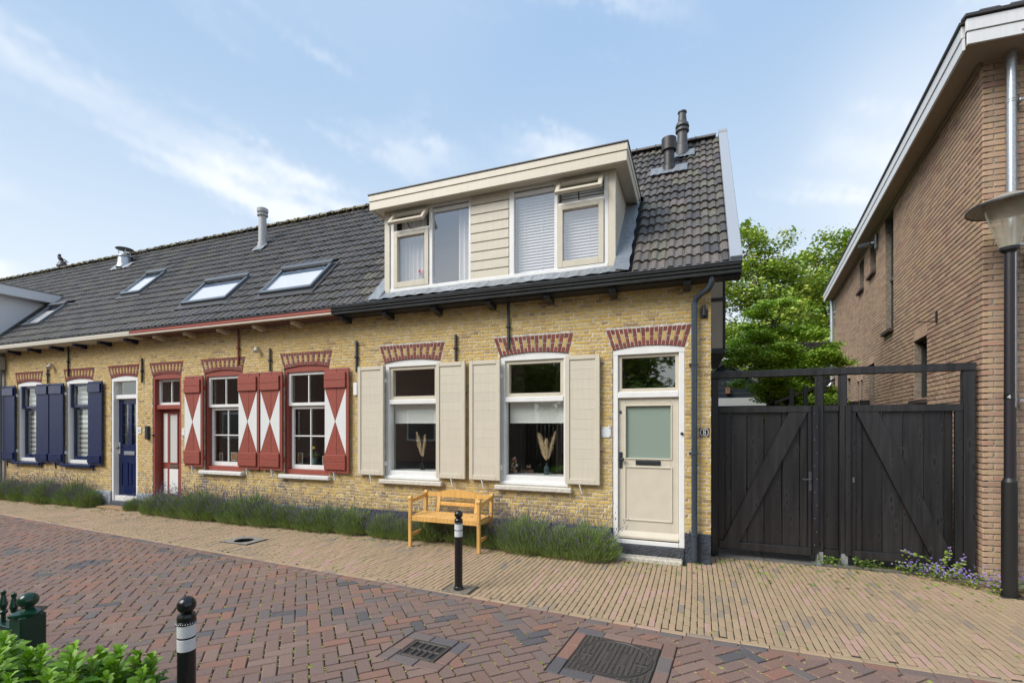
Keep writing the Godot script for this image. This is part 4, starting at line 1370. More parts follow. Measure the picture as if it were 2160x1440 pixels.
# ---------------------------------------------------------------- the brown brick house on the right
func brown_house():
	var co = Vector3(2.84, 0, -0.42)
	var h = thing("brick_house", "tall brown brick house with white fascia and few narrow windows, right of the gate", "house", co)
	var a1 = deg_to_rad(6.2)
	var sd = Vector3(sin(a1), 0, -cos(a1))
	var side = Transform3D(Basis(-sd, Vector3.UP, (-sd).cross(Vector3.UP)), co)
	var fd = Vector3(0.998, 0, -0.06).normalized()
	var front = Transform3D(Basis(fd, Vector3.UP, fd.cross(Vector3.UP)), co)
	var top = 5.85
	var wins = [[1.96, 2.63, 2.15, 3.1], [3.9, 4.55, 3.57, 5.82], [5.35, 5.95, 5.07, 5.72], [6.6, 7.15, 5.02, 5.76], [5.5, 6.1, 2.2, 3.1], [6.75, 7.0, 2.2, 2.85], [7.2, 7.45, 2.2, 2.85], [8.4, 8.9, 2.2, 3.05], [9.4, 9.8, 2.2, 3.05]]
	var holes = []
	for w in wins: holes.append(Rect2(-w[1], w[2], w[1] - w[0], w[3] - w[2]))
	var pal = []
	for k in 18: pal.append(Color(0.53, 0.38, 0.26).lerp(pick([Color(0.57, 0.42, 0.265), Color(0.51, 0.32, 0.235), Color(0.46, 0.35, 0.25), Color(0.59, 0.42, 0.30), Color(0.41, 0.28, 0.21)]), rng.randf_range(0.1, 1.0)))
	var wl = sub(h, "side_wall")
	wall_body(wl, "mortar_bed", "old_mortar", side, -11.2, -0.05, 0, top, -0.3, -0.011, holes)
	var pieces = []
	brick_field(side, -11.2, -0.003, 0, top, holes, 0.066, 0.205, 0.013, pal, "rough_brick", 0, pieces)
	lay(wl, "brick", "more_bricks", pieces, 300)
	wl = sub(h, "front_wall")
	wall_body(wl, "mortar_bed", "grey_mortar", front, 0.055, 4.0, 0, top, -0.25, -0.008, [])
	pieces = []
	brick_field(front, 0.003, 2.0, 0, top, [], 0.066, 0.205, 0.013, pal, "rough_brick", 0, pieces)
	lay(wl, "brick", "more_bricks", pieces, 300)
	for w in wins:
		var k = sub(h, "window")
		var mb = MB.new(); mb.xf = side; mb.col = Color(0.03, 0.033, 0.035)
		ring(mb, -w[1], -w[0], w[2], w[3], 0.05, -0.16, -0.1)
		if w[3] - w[2] > 1.5: mb.box(Vector3(-w[1] + 0.05, 4.55, -0.15), Vector3(-w[0] - 0.05, 4.62, -0.07), 0.004)
		part(k, "frame", mb, "paint")
		mb = MB.new(); mb.xf = side
		mb.face([Vector3(-w[1] + 0.04, w[2] + 0.04, -0.13), Vector3(-w[0] - 0.04, w[2] + 0.04, -0.13), Vector3(-w[0] - 0.04, w[3] - 0.04, -0.13), Vector3(-w[1] + 0.04, w[3] - 0.04, -0.13)], side.basis.z)
		part(k, "pane", mb, "pane")
		mb = MB.new(); mb.xf = side; mb.col = Color(0.07, 0.05, 0.045)
		mb.box(Vector3(-w[1] - 0.02, w[2] - 0.07, -0.1), Vector3(-w[0] + 0.02, w[2] - 0.002, 0.07), 0.008)
		part(k, "sill", mb, "render")
		mb = MB.new(); mb.xf = side; mb.col = Color(0.35, 0.22, 0.12)
		var n = int((w[1] - w[0]) / 0.066)
		if w[2] < 3.0:
			for i in n:
				mb = MB.new(); mb.xf = side; mb.col = pick(pal)
				mb.box(Vector3(-w[1] + i * 0.066 + 0.006, w[3] + 0.004, -0.05), Vector3(-w[1] + i * 0.066 + 0.06, w[3] + 0.19, 0.002), 0.003)
				part(k, "lintel_brick", mb, "rough_brick")
	var inner = MB.new(); inner.xf = side; inner.col = Color(0.12, 0.11, 0.1)
	inner.box(Vector3(-11.2, 0, -3.0), Vector3(-0.3, top, -2.9))
	part(h, "inner_wall", inner, "plain")
	# eaves: soffit, two white fascia boards, dark trim
	var e = sub(h, "eaves")
	var mb = MB.new(); mb.xf = side; mb.col = Color(0.33, 0.27, 0.2)
	mb.box(Vector3(-11.5, top, -3.0), Vector3(0.38, top + 0.02, 0.25))
	part(e, "soffit", mb, "plain")
	mb = MB.new(); mb.xf = side; mb.col = Color(0.25, 0.2, 0.15)
	mb.box(Vector3(-11.2, top - 0.06, 0.001), Vector3(0.0, top - 0.002, 0.03), 0.004)
	part(e, "wall_batten", mb, "plain")
	mb = MB.new(); mb.xf = front; mb.col = Color(0.33, 0.27, 0.2)
	mb.box(Vector3(-0.28, top - 0.003, 0.0), Vector3(4.0, top + 0.017, 0.38))
	part(e, "soffit", mb, "plain")
	for i in 2:
		var y = top - 0.03 + i * 0.135
		var o = 0.012 * i
		mb = MB.new(); mb.xf = side; mb.col = Color(0.70, 0.71, 0.72)
		mb.box(Vector3(-11.5, y, 0.251), Vector3(0.36, y + 0.13, 0.275 + o), 0.003)
		part(e, "fascia_board", mb, "paint")
		mb = MB.new(); mb.xf = front; mb.col = Color(0.70, 0.71, 0.72)
		mb.box(Vector3(-0.335 - o, y, 0.381), Vector3(4.0, y + 0.13, 0.405 + o), 0.003)
		part(e, "fascia_board", mb, "paint")
	mb = MB.new(); mb.col = Color(0.045, 0.04, 0.038)
	mb.xf = side
	mb.box(Vector3(-11.52, top + 0.241, 0.2), Vector3(0.38, top + 0.275, 0.31), 0.004)
	mb.xf = front
	mb.box(Vector3(-0.37, top + 0.245, 0.35), Vector3(4.0, top + 0.28, 0.44), 0.004)
	part(e, "roof_trim", mb, "iron")
	mb = MB.new(); mb.col = Color(0.07, 0.05, 0.045)
	mb.xf = front
	for i in 14: mb.box(Vector3(-0.24 + i * 0.26, top + 0.26, 0.05), Vector3(-0.02 + i * 0.26, top + 0.34, 0.40), 0.03)
	mb.xf = side
	mb.box(Vector3(-11.4, top + 0.02, -6.0), Vector3(0.2, top + 0.24, 0.2))
	part(h, "roof", mb, "tile")
	# pipes, camera, hook
	var dp = sub(h, "downpipe")
	mb = MB.new(); mb.xf = front; mb.col = Color(1, 1, 1)
	mb.tube([Vector3(0.2, 5.86, 0.1), Vector3(0.2, 1.95, 0.1)], 0.042, 18)
	part(dp, "pipe", mb, "zinc")
	mb = MB.new(); mb.xf = front; mb.col = Color(0.03, 0.03, 0.03)
	mb.tube([Vector3(0.19, 1.97, 0.1), Vector3(0.19, 0.0, 0.1)], 0.045, 18)
	part(dp, "lower_pipe", mb, "iron")
	for y in [5.28, 3.7, 2.0]:
		mb = MB.new(); mb.xf = front
		mb.lathe([Vector2(0.042, 0), Vector2(0.047, 0.005), Vector2(0.047, 0.02), Vector2(0.044, 0.025), Vector2(0.047, 0.03), Vector2(0.047, 0.045), Vector2(0.042, 0.05)], Vector3(0.2, y, 0.1), 18)
		mb.box(Vector3(0.27, y + 0.01, 0.0), Vector3(0.31, y + 0.04, 0.11), 0.004)
		part(dp, "bracket", mb, "zinc")
	dp = sub(h, "downpipe")
	mb = MB.new(); mb.xf = side
	mb.tube([Vector3(-11.28, 5.85, 0.07), Vector3(-11.28, 3.2, 0.07), Vector3(-11.28, 3.05, 0.12), Vector3(-11.28, 2.98, 0.25), Vector3(-11.28, 2.95, 0.9)], 0.06, 12)
	part(dp, "pipe", mb, "zinc")
	var sc = sub(h, "security_camera")
	mb = MB.new(); mb.xf = side; mb.col = BLACK
	mb.bar(Vector3(-5.2, 5.60, 0.10), Vector3(-5.32, 5.59, 0.30), 0.08, 0.08, Vector3.UP, 0.01)
	part(sc, "body", mb, "gloss")
	mb = MB.new(); mb.xf = side; mb.col = Color(0.4, 0.42, 0.42)
	mb.box(Vector3(-5.22, 5.46, 0.0), Vector3(-5.1, 5.76, 0.05), 0.01)
	mb.bar(Vector3(-5.17, 5.6, 0.05), Vector3(-5.2, 5.6, 0.14), 0.03, 0.03)
	part(sc, "mount", mb, "zinc")
	var hook = MB.new(); hook.xf = side; hook.col = Color(0.15, 0.12, 0.1)
	hook.bar(Vector3(-1.5, 3.22, 0.0), Vector3(-1.52, 3.22, 0.22), 0.012, 0.012)
	hook.box(Vector3(-1.53, 3.2, 0.0), Vector3(-1.48, 3.36, 0.02), 0.004)
	part(h, "wall_hook", hook, "zinc")
	bx(h, "wall_sign", "gloss", Vector3(3.205, 3.49, -0.44), Vector3(3.5, 3.68, -0.40), 0.004, WHITE)

# ---------------------------------------------------------------- the black gate
func gate():
	var g = thing("wooden_gate", "black stained wooden double gate with diagonal braces between the two houses", "gate", Vector3(1.4, 0, -0.5))
	var W = "black_wood"
	var tone = func(): return Color(1, 1, 1) * rng.randf_range(0.55, 1.4)
	for x in [[0.02, 0.108, 0.0], [1.24, 1.32, 0.14], [1.49, 1.57, 0.15], [2.70, 2.805, 0.0]]:
		bx(g, "post", W, Vector3(x[0], x[2], -0.57), Vector3(x[1], 2.379, -0.475), 0.006, tone.call())
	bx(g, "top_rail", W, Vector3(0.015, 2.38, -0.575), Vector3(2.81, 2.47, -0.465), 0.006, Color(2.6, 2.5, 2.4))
	for x in [1.24, 1.50]:
		var mb = MB.new(); mb.col = Color(1, 1, 1)
		mb.box(Vector3(x + 0.005, 0.0, -0.555), Vector3(x + 0.075, 0.16, -0.467), 0.003)
		mb.box(Vector3(x - 0.04, 0.0, -0.59), Vector3(x + 0.12, 0.008, -0.43), 0.002)
		part(g, "steel_foot", mb, "zinc")
	bx(g, "hinge_strip", W, Vector3(1.195, 0.142, -0.4745), Vector3(1.262, 2.0, -0.44), 0.005, Color(0.8, 0.8, 1.0))
	bx(g, "hinge_strip", W, Vector3(1.545, 0.142, -0.4745), Vector3(1.6, 2.0, -0.44), 0.005, Color(0.8, 0.8, 0.85))
	for i in 11:
		var mb = MB.new(); mb.col = Color(0.6, 0.6, 0.6)
		mb.ball(Vector3(1.215 + (i % 2) * 0.025, 0.25 + i * 0.165, -0.439), 0.006, 6)
		part(g, "screw", mb, "zinc")
	# left leaf
	var l = sub(g, "gate_leaf")
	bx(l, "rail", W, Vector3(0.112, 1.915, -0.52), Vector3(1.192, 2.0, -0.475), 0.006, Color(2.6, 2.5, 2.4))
	bx(l, "rail", W, Vector3(0.112, 0.10, -0.52), Vector3(1.192, 0.2, -0.475), 0.006, tone.call())
	for x in [[0.195, 0.258], [0.268, 0.452], [0.464, 0.655], [0.667, 0.862], [0.871, 1.062], [1.07, 1.15]]:
		bx(l, "plank", W, Vector3(x[0], 0.14, -0.545), Vector3(x[1], 1.97, -0.521), 0.004, tone.call())
	bx(l, "plank", W, Vector3(0.112, 0.14, -0.545), Vector3(0.19, 1.97, -0.521), 0.004, Color(2.6, 1.5, 1.2), "reddish brown plank")
	bx(l, "stile", W, Vector3(1.152, 0.2, -0.519), Vector3(1.192, 1.915, -0.478), 0.004, tone.call())
	var mb = MB.new(); mb.col = Color(1.5, 1.5, 1.5)
	mb.prism([Vector2(0.17, 0.2), Vector2(0.36, 0.2), Vector2(1.14, 1.914), Vector2(0.935, 1.914)], -0.52, -0.478)
	part(l, "brace", mb, W)
	mb = MB.new(); mb.col = Color(0.25, 0.25, 0.26)
	mb.box(Vector3(1.155, 0.92, -0.4775), Vector3(1.19, 1.16, -0.468), 0.003)
	mb.bar(Vector3(1.172, 1.07, -0.468), Vector3(1.172, 1.07, -0.42), 0.018, 0.018)
	mb.bar(Vector3(1.18, 1.07, -0.425), Vector3(1.075, 1.07, -0.425), 0.018, 0.018, Vector3.UP, 0.004)
	part(l, "handle", mb, "zinc")
	# fixed panel between the posts
	var f = sub(g, "fixed_panel")
	bx(f, "plank", W, Vector3(1.322, 0.2, -0.545), Vector3(1.488, 1.93, -0.521), 0.004, tone.call())
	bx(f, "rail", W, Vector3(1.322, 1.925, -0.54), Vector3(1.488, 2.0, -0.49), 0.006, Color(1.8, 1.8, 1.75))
	bx(f, "rail", W, Vector3(1.322, 0.1, -0.54), Vector3(1.488, 0.195, -0.49), 0.006, tone.call())
	# right leaf
	l = sub(g, "gate_leaf")
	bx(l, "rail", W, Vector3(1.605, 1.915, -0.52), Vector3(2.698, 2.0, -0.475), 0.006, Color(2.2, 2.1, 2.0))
	bx(l, "rail", W, Vector3(1.605, 0.11, -0.52), Vector3(2.698, 0.21, -0.475), 0.006, tone.call())
	for x in [[1.665, 1.731], [1.739, 1.934], [1.941, 2.136], [2.143, 2.338], [2.345, 2.533], [2.54, 2.615]]:
		bx(l, "plank", W, Vector3(x[0], 0.14, -0.545), Vector3(x[1], 1.97, -0.521), 0.004, tone.call())
	for x in [[1.605, 1.66], [2.622, 2.695]]:
		bx(l, "stile", W, Vector3(x[0], 0.21, -0.519), Vector3(x[1], 1.915, -0.478), 0.004, tone.call())
	mb = MB.new(); mb.col = Color(1.1, 1.1, 1.15)
	mb.prism([Vector2(1.665, 1.914), Vector2(1.885, 1.914), Vector2(2.61, 0.211), Vector2(2.40, 0.211)], -0.52, -0.478)
	part(l, "brace", mb, W)
	mb = MB.new(); mb.col = Color(0.5, 0.5, 0.5)
	mb.box(Vector3(1.622, 1.05, -0.4785), Vector3(1.645, 1.11, -0.474), 0.002)
	part(l, "lock_plate", mb, "zinc")

# ---------------------------------------------------------------- street furniture
func lamp_post():
	var at = Vector3(2.83, 0, 0.09)
	var t = thing("street_lamp", "black street lamp with pale hat and clear bowl, right edge of the pavement", "street lamp", at)
	var mb = MB.new(); mb.col = Color(0.013, 0.013, 0.015)
	mb.lathe([Vector2(0.063, -0.02), Vector2(0.061, 1.17), Vector2(0.042, 1.21)], at, 24)
	part(t, "lower_post", mb, "iron")
	mb = MB.new(); mb.col = Color(0.016, 0.015, 0.016)
	mb.lathe([Vector2(0.042, 1.2), Vector2(0.040, 3.52)], at, 24)
	part(t, "upper_post", mb, "iron")
	mb = MB.new(); mb.col = BLACK
	mb.lathe([Vector2(0.036, 3.50), Vector2(0.04, 3.52), Vector2(0.075, 3.55), Vector2(0.08, 3.58), Vector2(0.06, 3.585), Vector2(0.0, 3.59)], at, 24)
	part(t, "collar", mb, "iron")
	mb = MB.new()
	mb.lathe([Vector2(0.074, 3.58), Vector2(0.205, 4.03)], at, 32)
	part(t, "lamp_bowl", mb, "lamp_bowl")
	mb = MB.new(); mb.col = Color(0.32, 0.29, 0.24)
	mb.lathe([Vector2(0.0, 4.075), Vector2(0.15, 4.07), Vector2(0.22, 4.035), Vector2(0.32, 3.995), Vector2(0.33, 3.995), Vector2(0.33, 4.005), Vector2(0.22, 4.06), Vector2(0.09, 4.12), Vector2(0.0, 4.13)], at, 40)
	part(t, "hat", mb, "old_paint")
	mb = MB.new(); mb.col = BLACK
	mb.lathe([Vector2(0.326, 3.988), Vector2(0.337, 3.988), Vector2(0.337, 4.008), Vector2(0.326, 4.008)], at, 40)
	part(t, "hat_rim", mb, "iron")
	mb = MB.new(); mb.col = Color(0.75, 0.7, 0.6)
	mb.box(at + Vector3(-0.035, 3.97, -0.035), at + Vector3(0.035, 4.06, 0.035), 0.01)
	part(t, "lamp_holder", mb, "paint")
	for k in 3:
		var a = TAU * k / 3 + 0.5
		mb = MB.new(); mb.col = Color(0.7, 0.7, 0.66)
		mb.tube([at + Vector3(cos(a) * 0.055, 3.6, sin(a) * 0.055), at + Vector3(cos(a) * 0.15, 4.06, sin(a) * 0.15)], 0.007, 6)
		part(t, "stay_rod", mb, "zinc")
	mb = MB.new(); mb.col = Color(0.008, 0.008, 0.008)
	mb.lathe([Vector2(0.041, 2.015), Vector2(0.043, 2.016), Vector2(0.043, 2.075), Vector2(0.041, 2.076)], at, 24)
	part(t, "number_band", mb, "gloss")
	var o = lettering(t, "digit", "4", 0.05, at + Vector3(-0.012, 2.045, 0.0525), "white_ink", "Droid Sans")
	o.rotation.y = deg_to_rad(-24)
	o.position = Vector3(-0.0205, 2.043, 0.038)
	o.rotation.y = deg_to_rad(-28)
func bollard(at: Vector3, label):
	var t = thing("bollard", label, "bollard", at, "ball-topped traffic bollards")
	var mb = MB.new(); mb.col = Color(0.012, 0.012, 0.014)
	mb.lathe([Vector2(0.052, 0.0), Vector2(0.054, 0.015), Vector2(0.05, 0.028), Vector2(0.046, 0.03), Vector2(0.0425, 0.035), Vector2(0.0425, 0.70), Vector2(0.046, 0.702), Vector2(0.046, 0.716), Vector2(0.0435, 0.718), Vector2(0.0445, 0.742), Vector2(0.038, 0.755), Vector2(0.025, 0.762)], at, 24)
	part(t, "post", mb, "black_plastic")
	mb = MB.new(); mb.col = Color(0.012, 0.012, 0.014)
	mb.ball(at + Vector3(0, 0.80, 0), 0.045, 24)
	part(t, "ball", mb, "black_plastic")
	for y in [[0.565, 0.628], [0.637, 0.70]]:
		mb = MB.new(); mb.col = Color(1, 1, 1)
		mb.lathe([Vector2(0.0425, y[0]), Vector2(0.0436, y[0] + 0.001), Vector2(0.0436, y[1] - 0.001), Vector2(0.0425, y[1])], at, 24)
		part(t, "reflective_band", mb, "reflector")
	for k in 26:
		mb = MB.new(); mb.col = WHITE
		var a = TAU * k / 26
		mb.ball(at + Vector3(cos(a) * 0.046, 0.709, sin(a) * 0.046), 0.003, 6)
		part(t, "stud", mb, "paint")
func bench():
	var t = thing("garden_bench", "small honey-coloured pine bench standing on the pavement against the lavender", "bench", Vector3(-3.48, 0, 0.4))
	var c = func(): return Color(0.74, 0.45, 0.145) * rng.randf_range(0.92, 1.08)
	var W = "pine"
	var xl = -4.03
	var xr = -2.94
	for x in [xl, xr]:
		var fl = MB.new(); fl.col = c.call()
		fl.box(Vector3(x - 0.023, 0, 0.585), Vector3(x + 0.023, 0.70, 0.63), 0.006)
		fl.tube([Vector3(x - 0.024, 0.70, 0.607), Vector3(x + 0.024, 0.70, 0.607)], 0.033, 14)
		part(t, "leg", fl, W)
		var bl = MB.new(); bl.col = c.call()
		bl.bar(Vector3(x, 0, 0.225), Vector3(x, 0.735, 0.165), 0.046, 0.046, Vector3.BACK, 0.006)
		bl.tube([Vector3(x - 0.024, 0.735, 0.165), Vector3(x + 0.024, 0.735, 0.165)], 0.03, 14)
		part(t, "leg", bl, W)
		var ar = MB.new(); ar.col = c.call()
		ar.bar(Vector3(x, 0.655, 0.60), Vector3(x, 0.70, 0.18), 0.03, 0.06, Vector3.UP, 0.006)
		part(t, "armrest", ar, W)
		var st = MB.new(); st.col = c.call()
		st.bar(Vector3(x, 0.17, 0.585), Vector3(x, 0.17, 0.235), 0.028, 0.05, Vector3.UP, 0.005)
		part(t, "stretcher", st, W)
		var sr = MB.new(); sr.col = c.call()
		sr.bar(Vector3(x, 0.41, 0.585), Vector3(x, 0.40, 0.215), 0.028, 0.055, Vector3.UP, 0.005)
		part(t, "side_rail", sr, W)
		for e in [[0.69, 0.632], [0.42, 0.632], [0.37, 0.632]]:
			var sw = MB.new(); sw.col = Color(0.8, 0.8, 0.8)
			sw.ball(Vector3(x, e[0], e[1]), 0.007, 8, 1.0)
			part(t, "screw", sw, "zinc")
	for i in 4:
		bx(t, "seat_slat", W, Vector3(xl + 0.0, 0.440, 0.225 + i * 0.094), Vector3(xr - 0.0, 0.460, 0.314 + i * 0.094) if i < 3 else Vector3(xr, 0.46, 0.583), 0.005, c.call())
	bx(t, "front_rail", W, Vector3(xl + 0.024, 0.375, 0.59), Vector3(xr - 0.024, 0.452, 0.618), 0.005, c.call())
	var mb = MB.new(); mb.col = c.call()
	for i in 16:
		var u0 = lerp(xl + 0.024, xr - 0.024, i / 16.0)
		var u1 = lerp(xl + 0.024, xr - 0.024, (i + 1) / 16.0)
		var w = func(u): return 0.05 * pow(max(0.0, 1.0 - pow((u + 3.485) / 0.33, 2.0)), 0.8)
		mb.prism([Vector2(u0, 0.675), Vector2(u1, 0.675), Vector2(u1, 0.74 + w.call(u1)), Vector2(u0, 0.74 + w.call(u0))], 0.155, 0.18)
	part(t, "top_rail", mb, W)
	for x in [-3.80, -3.17]:
		mb = MB.new(); mb.col = c.call()
		mb.bar(Vector3(x, 0.46, 0.215), Vector3(x, 0.675, 0.17), 0.055, 0.022, Vector3.BACK, 0.004)
		part(t, "back_upright", mb, W)
	bx(t, "back_slat", W, Vector3(-3.772, 0.55, 0.178), Vector3(-3.198, 0.605, 0.2), 0.005, c.call())
func iron_fence():
	var t = thing("iron_fence", "dark green iron garden fence with ball-topped post and spear pickets", "fence", Vector3(-3.87, 0, 4.89))
	var G = Color(0.008, 0.04, 0.026)
	var mb = MB.new(); mb.col = G
	mb.box(Vector3(-3.93, 0, 4.83), Vector3(-3.81, 0.64, 4.95), 0.006)
	mb.lathe([Vector2(0.09, 0.64), Vector2(0.09, 0.655), Vector2(0.03, 0.675), Vector2(0.03, 0.685)], Vector3(-3.87, 0, 4.89), 4)
	part(t, "post", mb, "gloss")
	mb = MB.new(); mb.col = G
	mb.ball(Vector3(-3.87, 0.72, 4.89), 0.05, 20, 0.85)
	part(t, "ball", mb, "gloss")
	for y in [0.52, 0.12]:
		bx(t, "rail", "gloss", Vector3(-6.2, y, 4.86), Vector3(-3.931, y + 0.03, 4.92), 0.004, G)
	for i in 18:
		var x = -4.02 - i * 0.115
		mb = MB.new(); mb.col = G
		mb.lathe([Vector2(0.011, 0.03), Vector2(0.011, 0.60), Vector2(0.02, 0.605), Vector2(0.021, 0.618), Vector2(0.012, 0.625), Vector2(0.021, 0.66), Vector2(0.009, 0.715), Vector2(0.013, 0.722), Vector2(0.013, 0.738), Vector2(0.0, 0.748)], Vector3(x, 0, 4.89), 10)
		part(t, "picket", mb, "gloss")

# ---------------------------------------------------------------- ground and paving
func road_edge(x): return 2.2 + 0.0695 * min(x + 0.3, 0.0)
func poly_piece(poly: PackedVector2Array, col, m) -> ArrayMesh:     # poly in (x, -z) metres
	var ins = Geometry2D.offset_polygon(poly, -0.004)
	if ins.is_empty(): return null
	var top = ins[0]
	var tri = Geometry2D.triangulate_polygon(top)
	if tri.is_empty(): return null
	var mb = MB.new(); mb.col = col
	var ce = Vector2()
	for p in top: ce += p / top.size()
	for i in range(0, tri.size(), 3):
		mb.face([Vector3(top[tri[i]].x, 0, -top[tri[i]].y), Vector3(top[tri[i + 1]].x, 0, -top[tri[i + 1]].y), Vector3(top[tri[i + 2]].x, 0, -top[tri[i + 2]].y)], Vector3.UP)
	for i in top.size():
		var a = top[i]
		var b = top[(i + 1) % top.size()]
		var nr = Vector2(b.y - a.y, a.x - b.x).normalized() * (-1.0 if Geometry2D.is_polygon_clockwise(top) else 1.0) * 0.003
		mb.face([Vector3(a.x, 0, -a.y), Vector3(b.x, 0, -b.y), Vector3(b.x + nr.x, -0.015, -(b.y + nr.y)), Vector3(a.x + nr.x, -0.015, -(a.y + nr.y))], Vector3(nr.x, 0.002, -nr.y))
	var me = mb.mesh()
	me.surface_set_material(0, M[m])
	return me
var moss_spots := []
func paving():
	var mb = MB.new()
	mb.face([Vector3(-150, -0.045, 150), Vector3(150, -0.045, 150), Vector3(150, -0.045, -150), Vector3(-150, -0.045, -150)], Vector3.UP)
	structure("ground", mb, "earth")
	# pavement of thin yellow bricks, long side towards the houses
	var pv = Node3D.new(); pv.name = "pavement"; add_child(pv); pv.set_meta("kind", "structure")
	mb = MB.new()
	var x = -26.0
	while x < 8.0:
		mb.face([Vector3(x, -0.008, road_edge(x) + 0.06), Vector3(x + 0.5, -0.008, road_edge(x + 0.5) + 0.06), Vector3(x + 0.5, -0.008, -0.75), Vector3(x, -0.008, -0.75)], Vector3.UP)
		x += 0.5
	part(pv, "bed", mb, "joint_sand")
	var yel = []
	for k in 20: yel.append(Color(0.42, 0.305, 0.19).lerp(pick([Color(0.46, 0.315, 0.205), Color(0.37, 0.28, 0.18), Color(0.45, 0.335, 0.205), Color(0.34, 0.26, 0.18)]), rng.randf_range(0.1, 1.0)))
	yel.append(Color(0.48, 0.315, 0.24)); yel.append(Color(0.30, 0.245, 0.19))
	yel.sort_custom(func(a, b): return a.get_luminance() > b.get_luminance())
	var pieces = []
	var holes = [Rect2(-6.86, 1.0, 0.52, 0.40), Rect2(-2.70, 1.79, 0.3, 0.3), Rect2(2.73, -0.02, 0.2, 0.2), Rect2(-1.28, -0.2, 0.95, 0.4), Rect2(-12.1, -0.2, 1.0, 0.45)]
	var col = 0
	x = -19.0
	while x < 6.0:
		var z0 = 0.025 if x < 0.0 else (-0.40 if x < 2.8 else -0.44 - 0.06 * (x - 2.84) + 0.02)
		if x < -0.35 and x > -16.2: z0 = 0.10
		var z1 = road_edge(x) - 0.002
		var cuts = [[z0, z1]]
		for h in holes:
			if x > h.position.x - 0.03 and x < h.end.x + 0.03:
				var nc = []
				for c in cuts:
					if h.end.y < c[0] or h.position.y > c[1]: nc.append(c)
					else:
						if h.position.y > c[0]: nc.append([c[0], h.position.y])
						if h.end.y < c[1]: nc.append([h.end.y, c[1]])
				cuts = nc
		var shift = fposmod(col * 0.103 + rng.randfn(0, 0.012), 0.206)
		for c in cuts:
			var z = floor((c[0] - shift) / 0.206) * 0.206 + shift
			while z < c[1]:
				var a = max(z, c[0])
				var b = min(z + 0.2 + rng.randfn(0, 0.002), c[1])
				if b - a > 0.03:
					var p = Vector3(x + 0.05 * sin(z * 0.8 + 1.0) * 0.5, 0.0 + rng.randfn(0, 0.0012), (a + b) / 2)
					if in_view(p, 500):
						var me = piece_mesh(0.0515, b - a - 0.009, 0.016, 0.004, tone_at(yel, p), "yellow_paver", rng.randi() % 3)
						pieces.append([tilted(Transform3D(Basis(Vector3.RIGHT, Vector3(0, 0, -1), Vector3.UP), p), 0.006), me, 0.053 * (b - a)])
						if rng.randf() < 0.4 + 0.6 * float(p.z < 0.75): moss_spots.append([p + Vector3(0.029 * pick([-1, 1]), -0.003, (b - a) * rng.randf_range(-0.5, 0.5)), 0])
				z += 0.206
		col += 1
		x += 0.0578
	# edging row along the kerbless edge
	x = -19.0
	while x < 6.0:
		var p = Vector3(x + 0.1, 0.0, road_edge(x + 0.1) + 0.032)
		if in_view(p, 500):
			var ang = atan2(road_edge(x + 0.2) - road_edge(x), 0.2)
			pieces.append([tilted(Transform3D(Basis(Vector3.UP, -ang) * Basis(Vector3.RIGHT, Vector3(0, 0, -1), Vector3.UP), p), 0.006), piece_mesh(0.2, 0.058, 0.016, 0.0045, pick(yel), "yellow_paver", rng.randi() % 3), 0.012])
		x += 0.206
	lay(pv, "paving_brick", "more_paving_bricks", pieces, 300)
	# road: herringbone of red and purple bricks at 45 degrees
	var rd = Node3D.new(); rd.name = "road"; add_child(rd); rd.set_meta("kind", "structure")
	mb = MB.new()
	x = -60.0
	while x < 40.0:
		mb.face([Vector3(x, -0.013, 9.0), Vector3(x + 1.0, -0.013, 9.0), Vector3(x + 1.0, -0.013, road_edge(x + 1.0) + 0.05), Vector3(x, -0.013, road_edge(x) + 0.05)], Vector3.UP)
		x += 1.0
	part(rd, "bed", mb, "joint_sand")
	var red = []
	for k in 26: red.append(Color(0.235, 0.15, 0.12).lerp(pick([Color(0.28, 0.15, 0.11), Color(0.19, 0.145, 0.128), Color(0.265, 0.178, 0.14), Color(0.215, 0.133, 0.108), Color(0.165, 0.14, 0.132)]), rng.randf_range(0.1, 1.0)))
	red.append(Color(0.29, 0.15, 0.11)); red.append(Color(0.11, 0.104, 0.108)); red.append(Color(0.13, 0.12, 0.122))
	red.sort_custom(func(a, b): return a.get_luminance() > b.get_luminance())
	pieces = []
	var mh = Transform3D(Basis(Vector3.UP, deg_to_rad(-4.8)), Vector3(-0.76, 0, 2.86))
	var gr = Transform3D(Basis(Vector3.UP, deg_to_rad(-3.0)), Vector3(-2.16, 0, 3.265))
	var rect_poly = func(t: Transform3D, w, d):
		var o = PackedVector2Array()
		for e in [[-1, 1], [1, 1], [1, -1], [-1, -1]]:
			var p = t * Vector3(e[0] * w / 2, 0, e[1] * d / 2)
			o.append(Vector2(p.x, -p.z))
		return o
	var stops = [rect_poly.call(mh, 0.82, 0.82), rect_poly.call(gr, 0.56, 0.49)]
	for st in [[mh, 0.60, 0.60], [gr, 0.34, 0.27]]:        # a border of bricks round the covers
		for s in 4:
			var along = st[1] if s % 2 == 0 else st[2]
			var across = st[2] if s % 2 == 0 else st[1]
			var n = int(round((along + 0.105) / 0.21))
			for i in n:
				var L = (along + 0.105) / n
				var local = Vector3(-along / 2 + L * (i + 0.5), rng.randfn(0, 0.001), across / 2 + 0.055)
				var t = st[0] * Transform3D(Basis(Vector3.UP, s * PI / 2), Vector3.ZERO) * Transform3D(Basis(Vector3.RIGHT, Vector3(0, 0, -1), Vector3.UP), local)
				pieces.append([tilted(t, 0.006), piece_mesh(L - 0.007, 0.096, 0.016, 0.006, pick(red), "paver", rng.randi() % 3), 0.02])
	x = -19.0
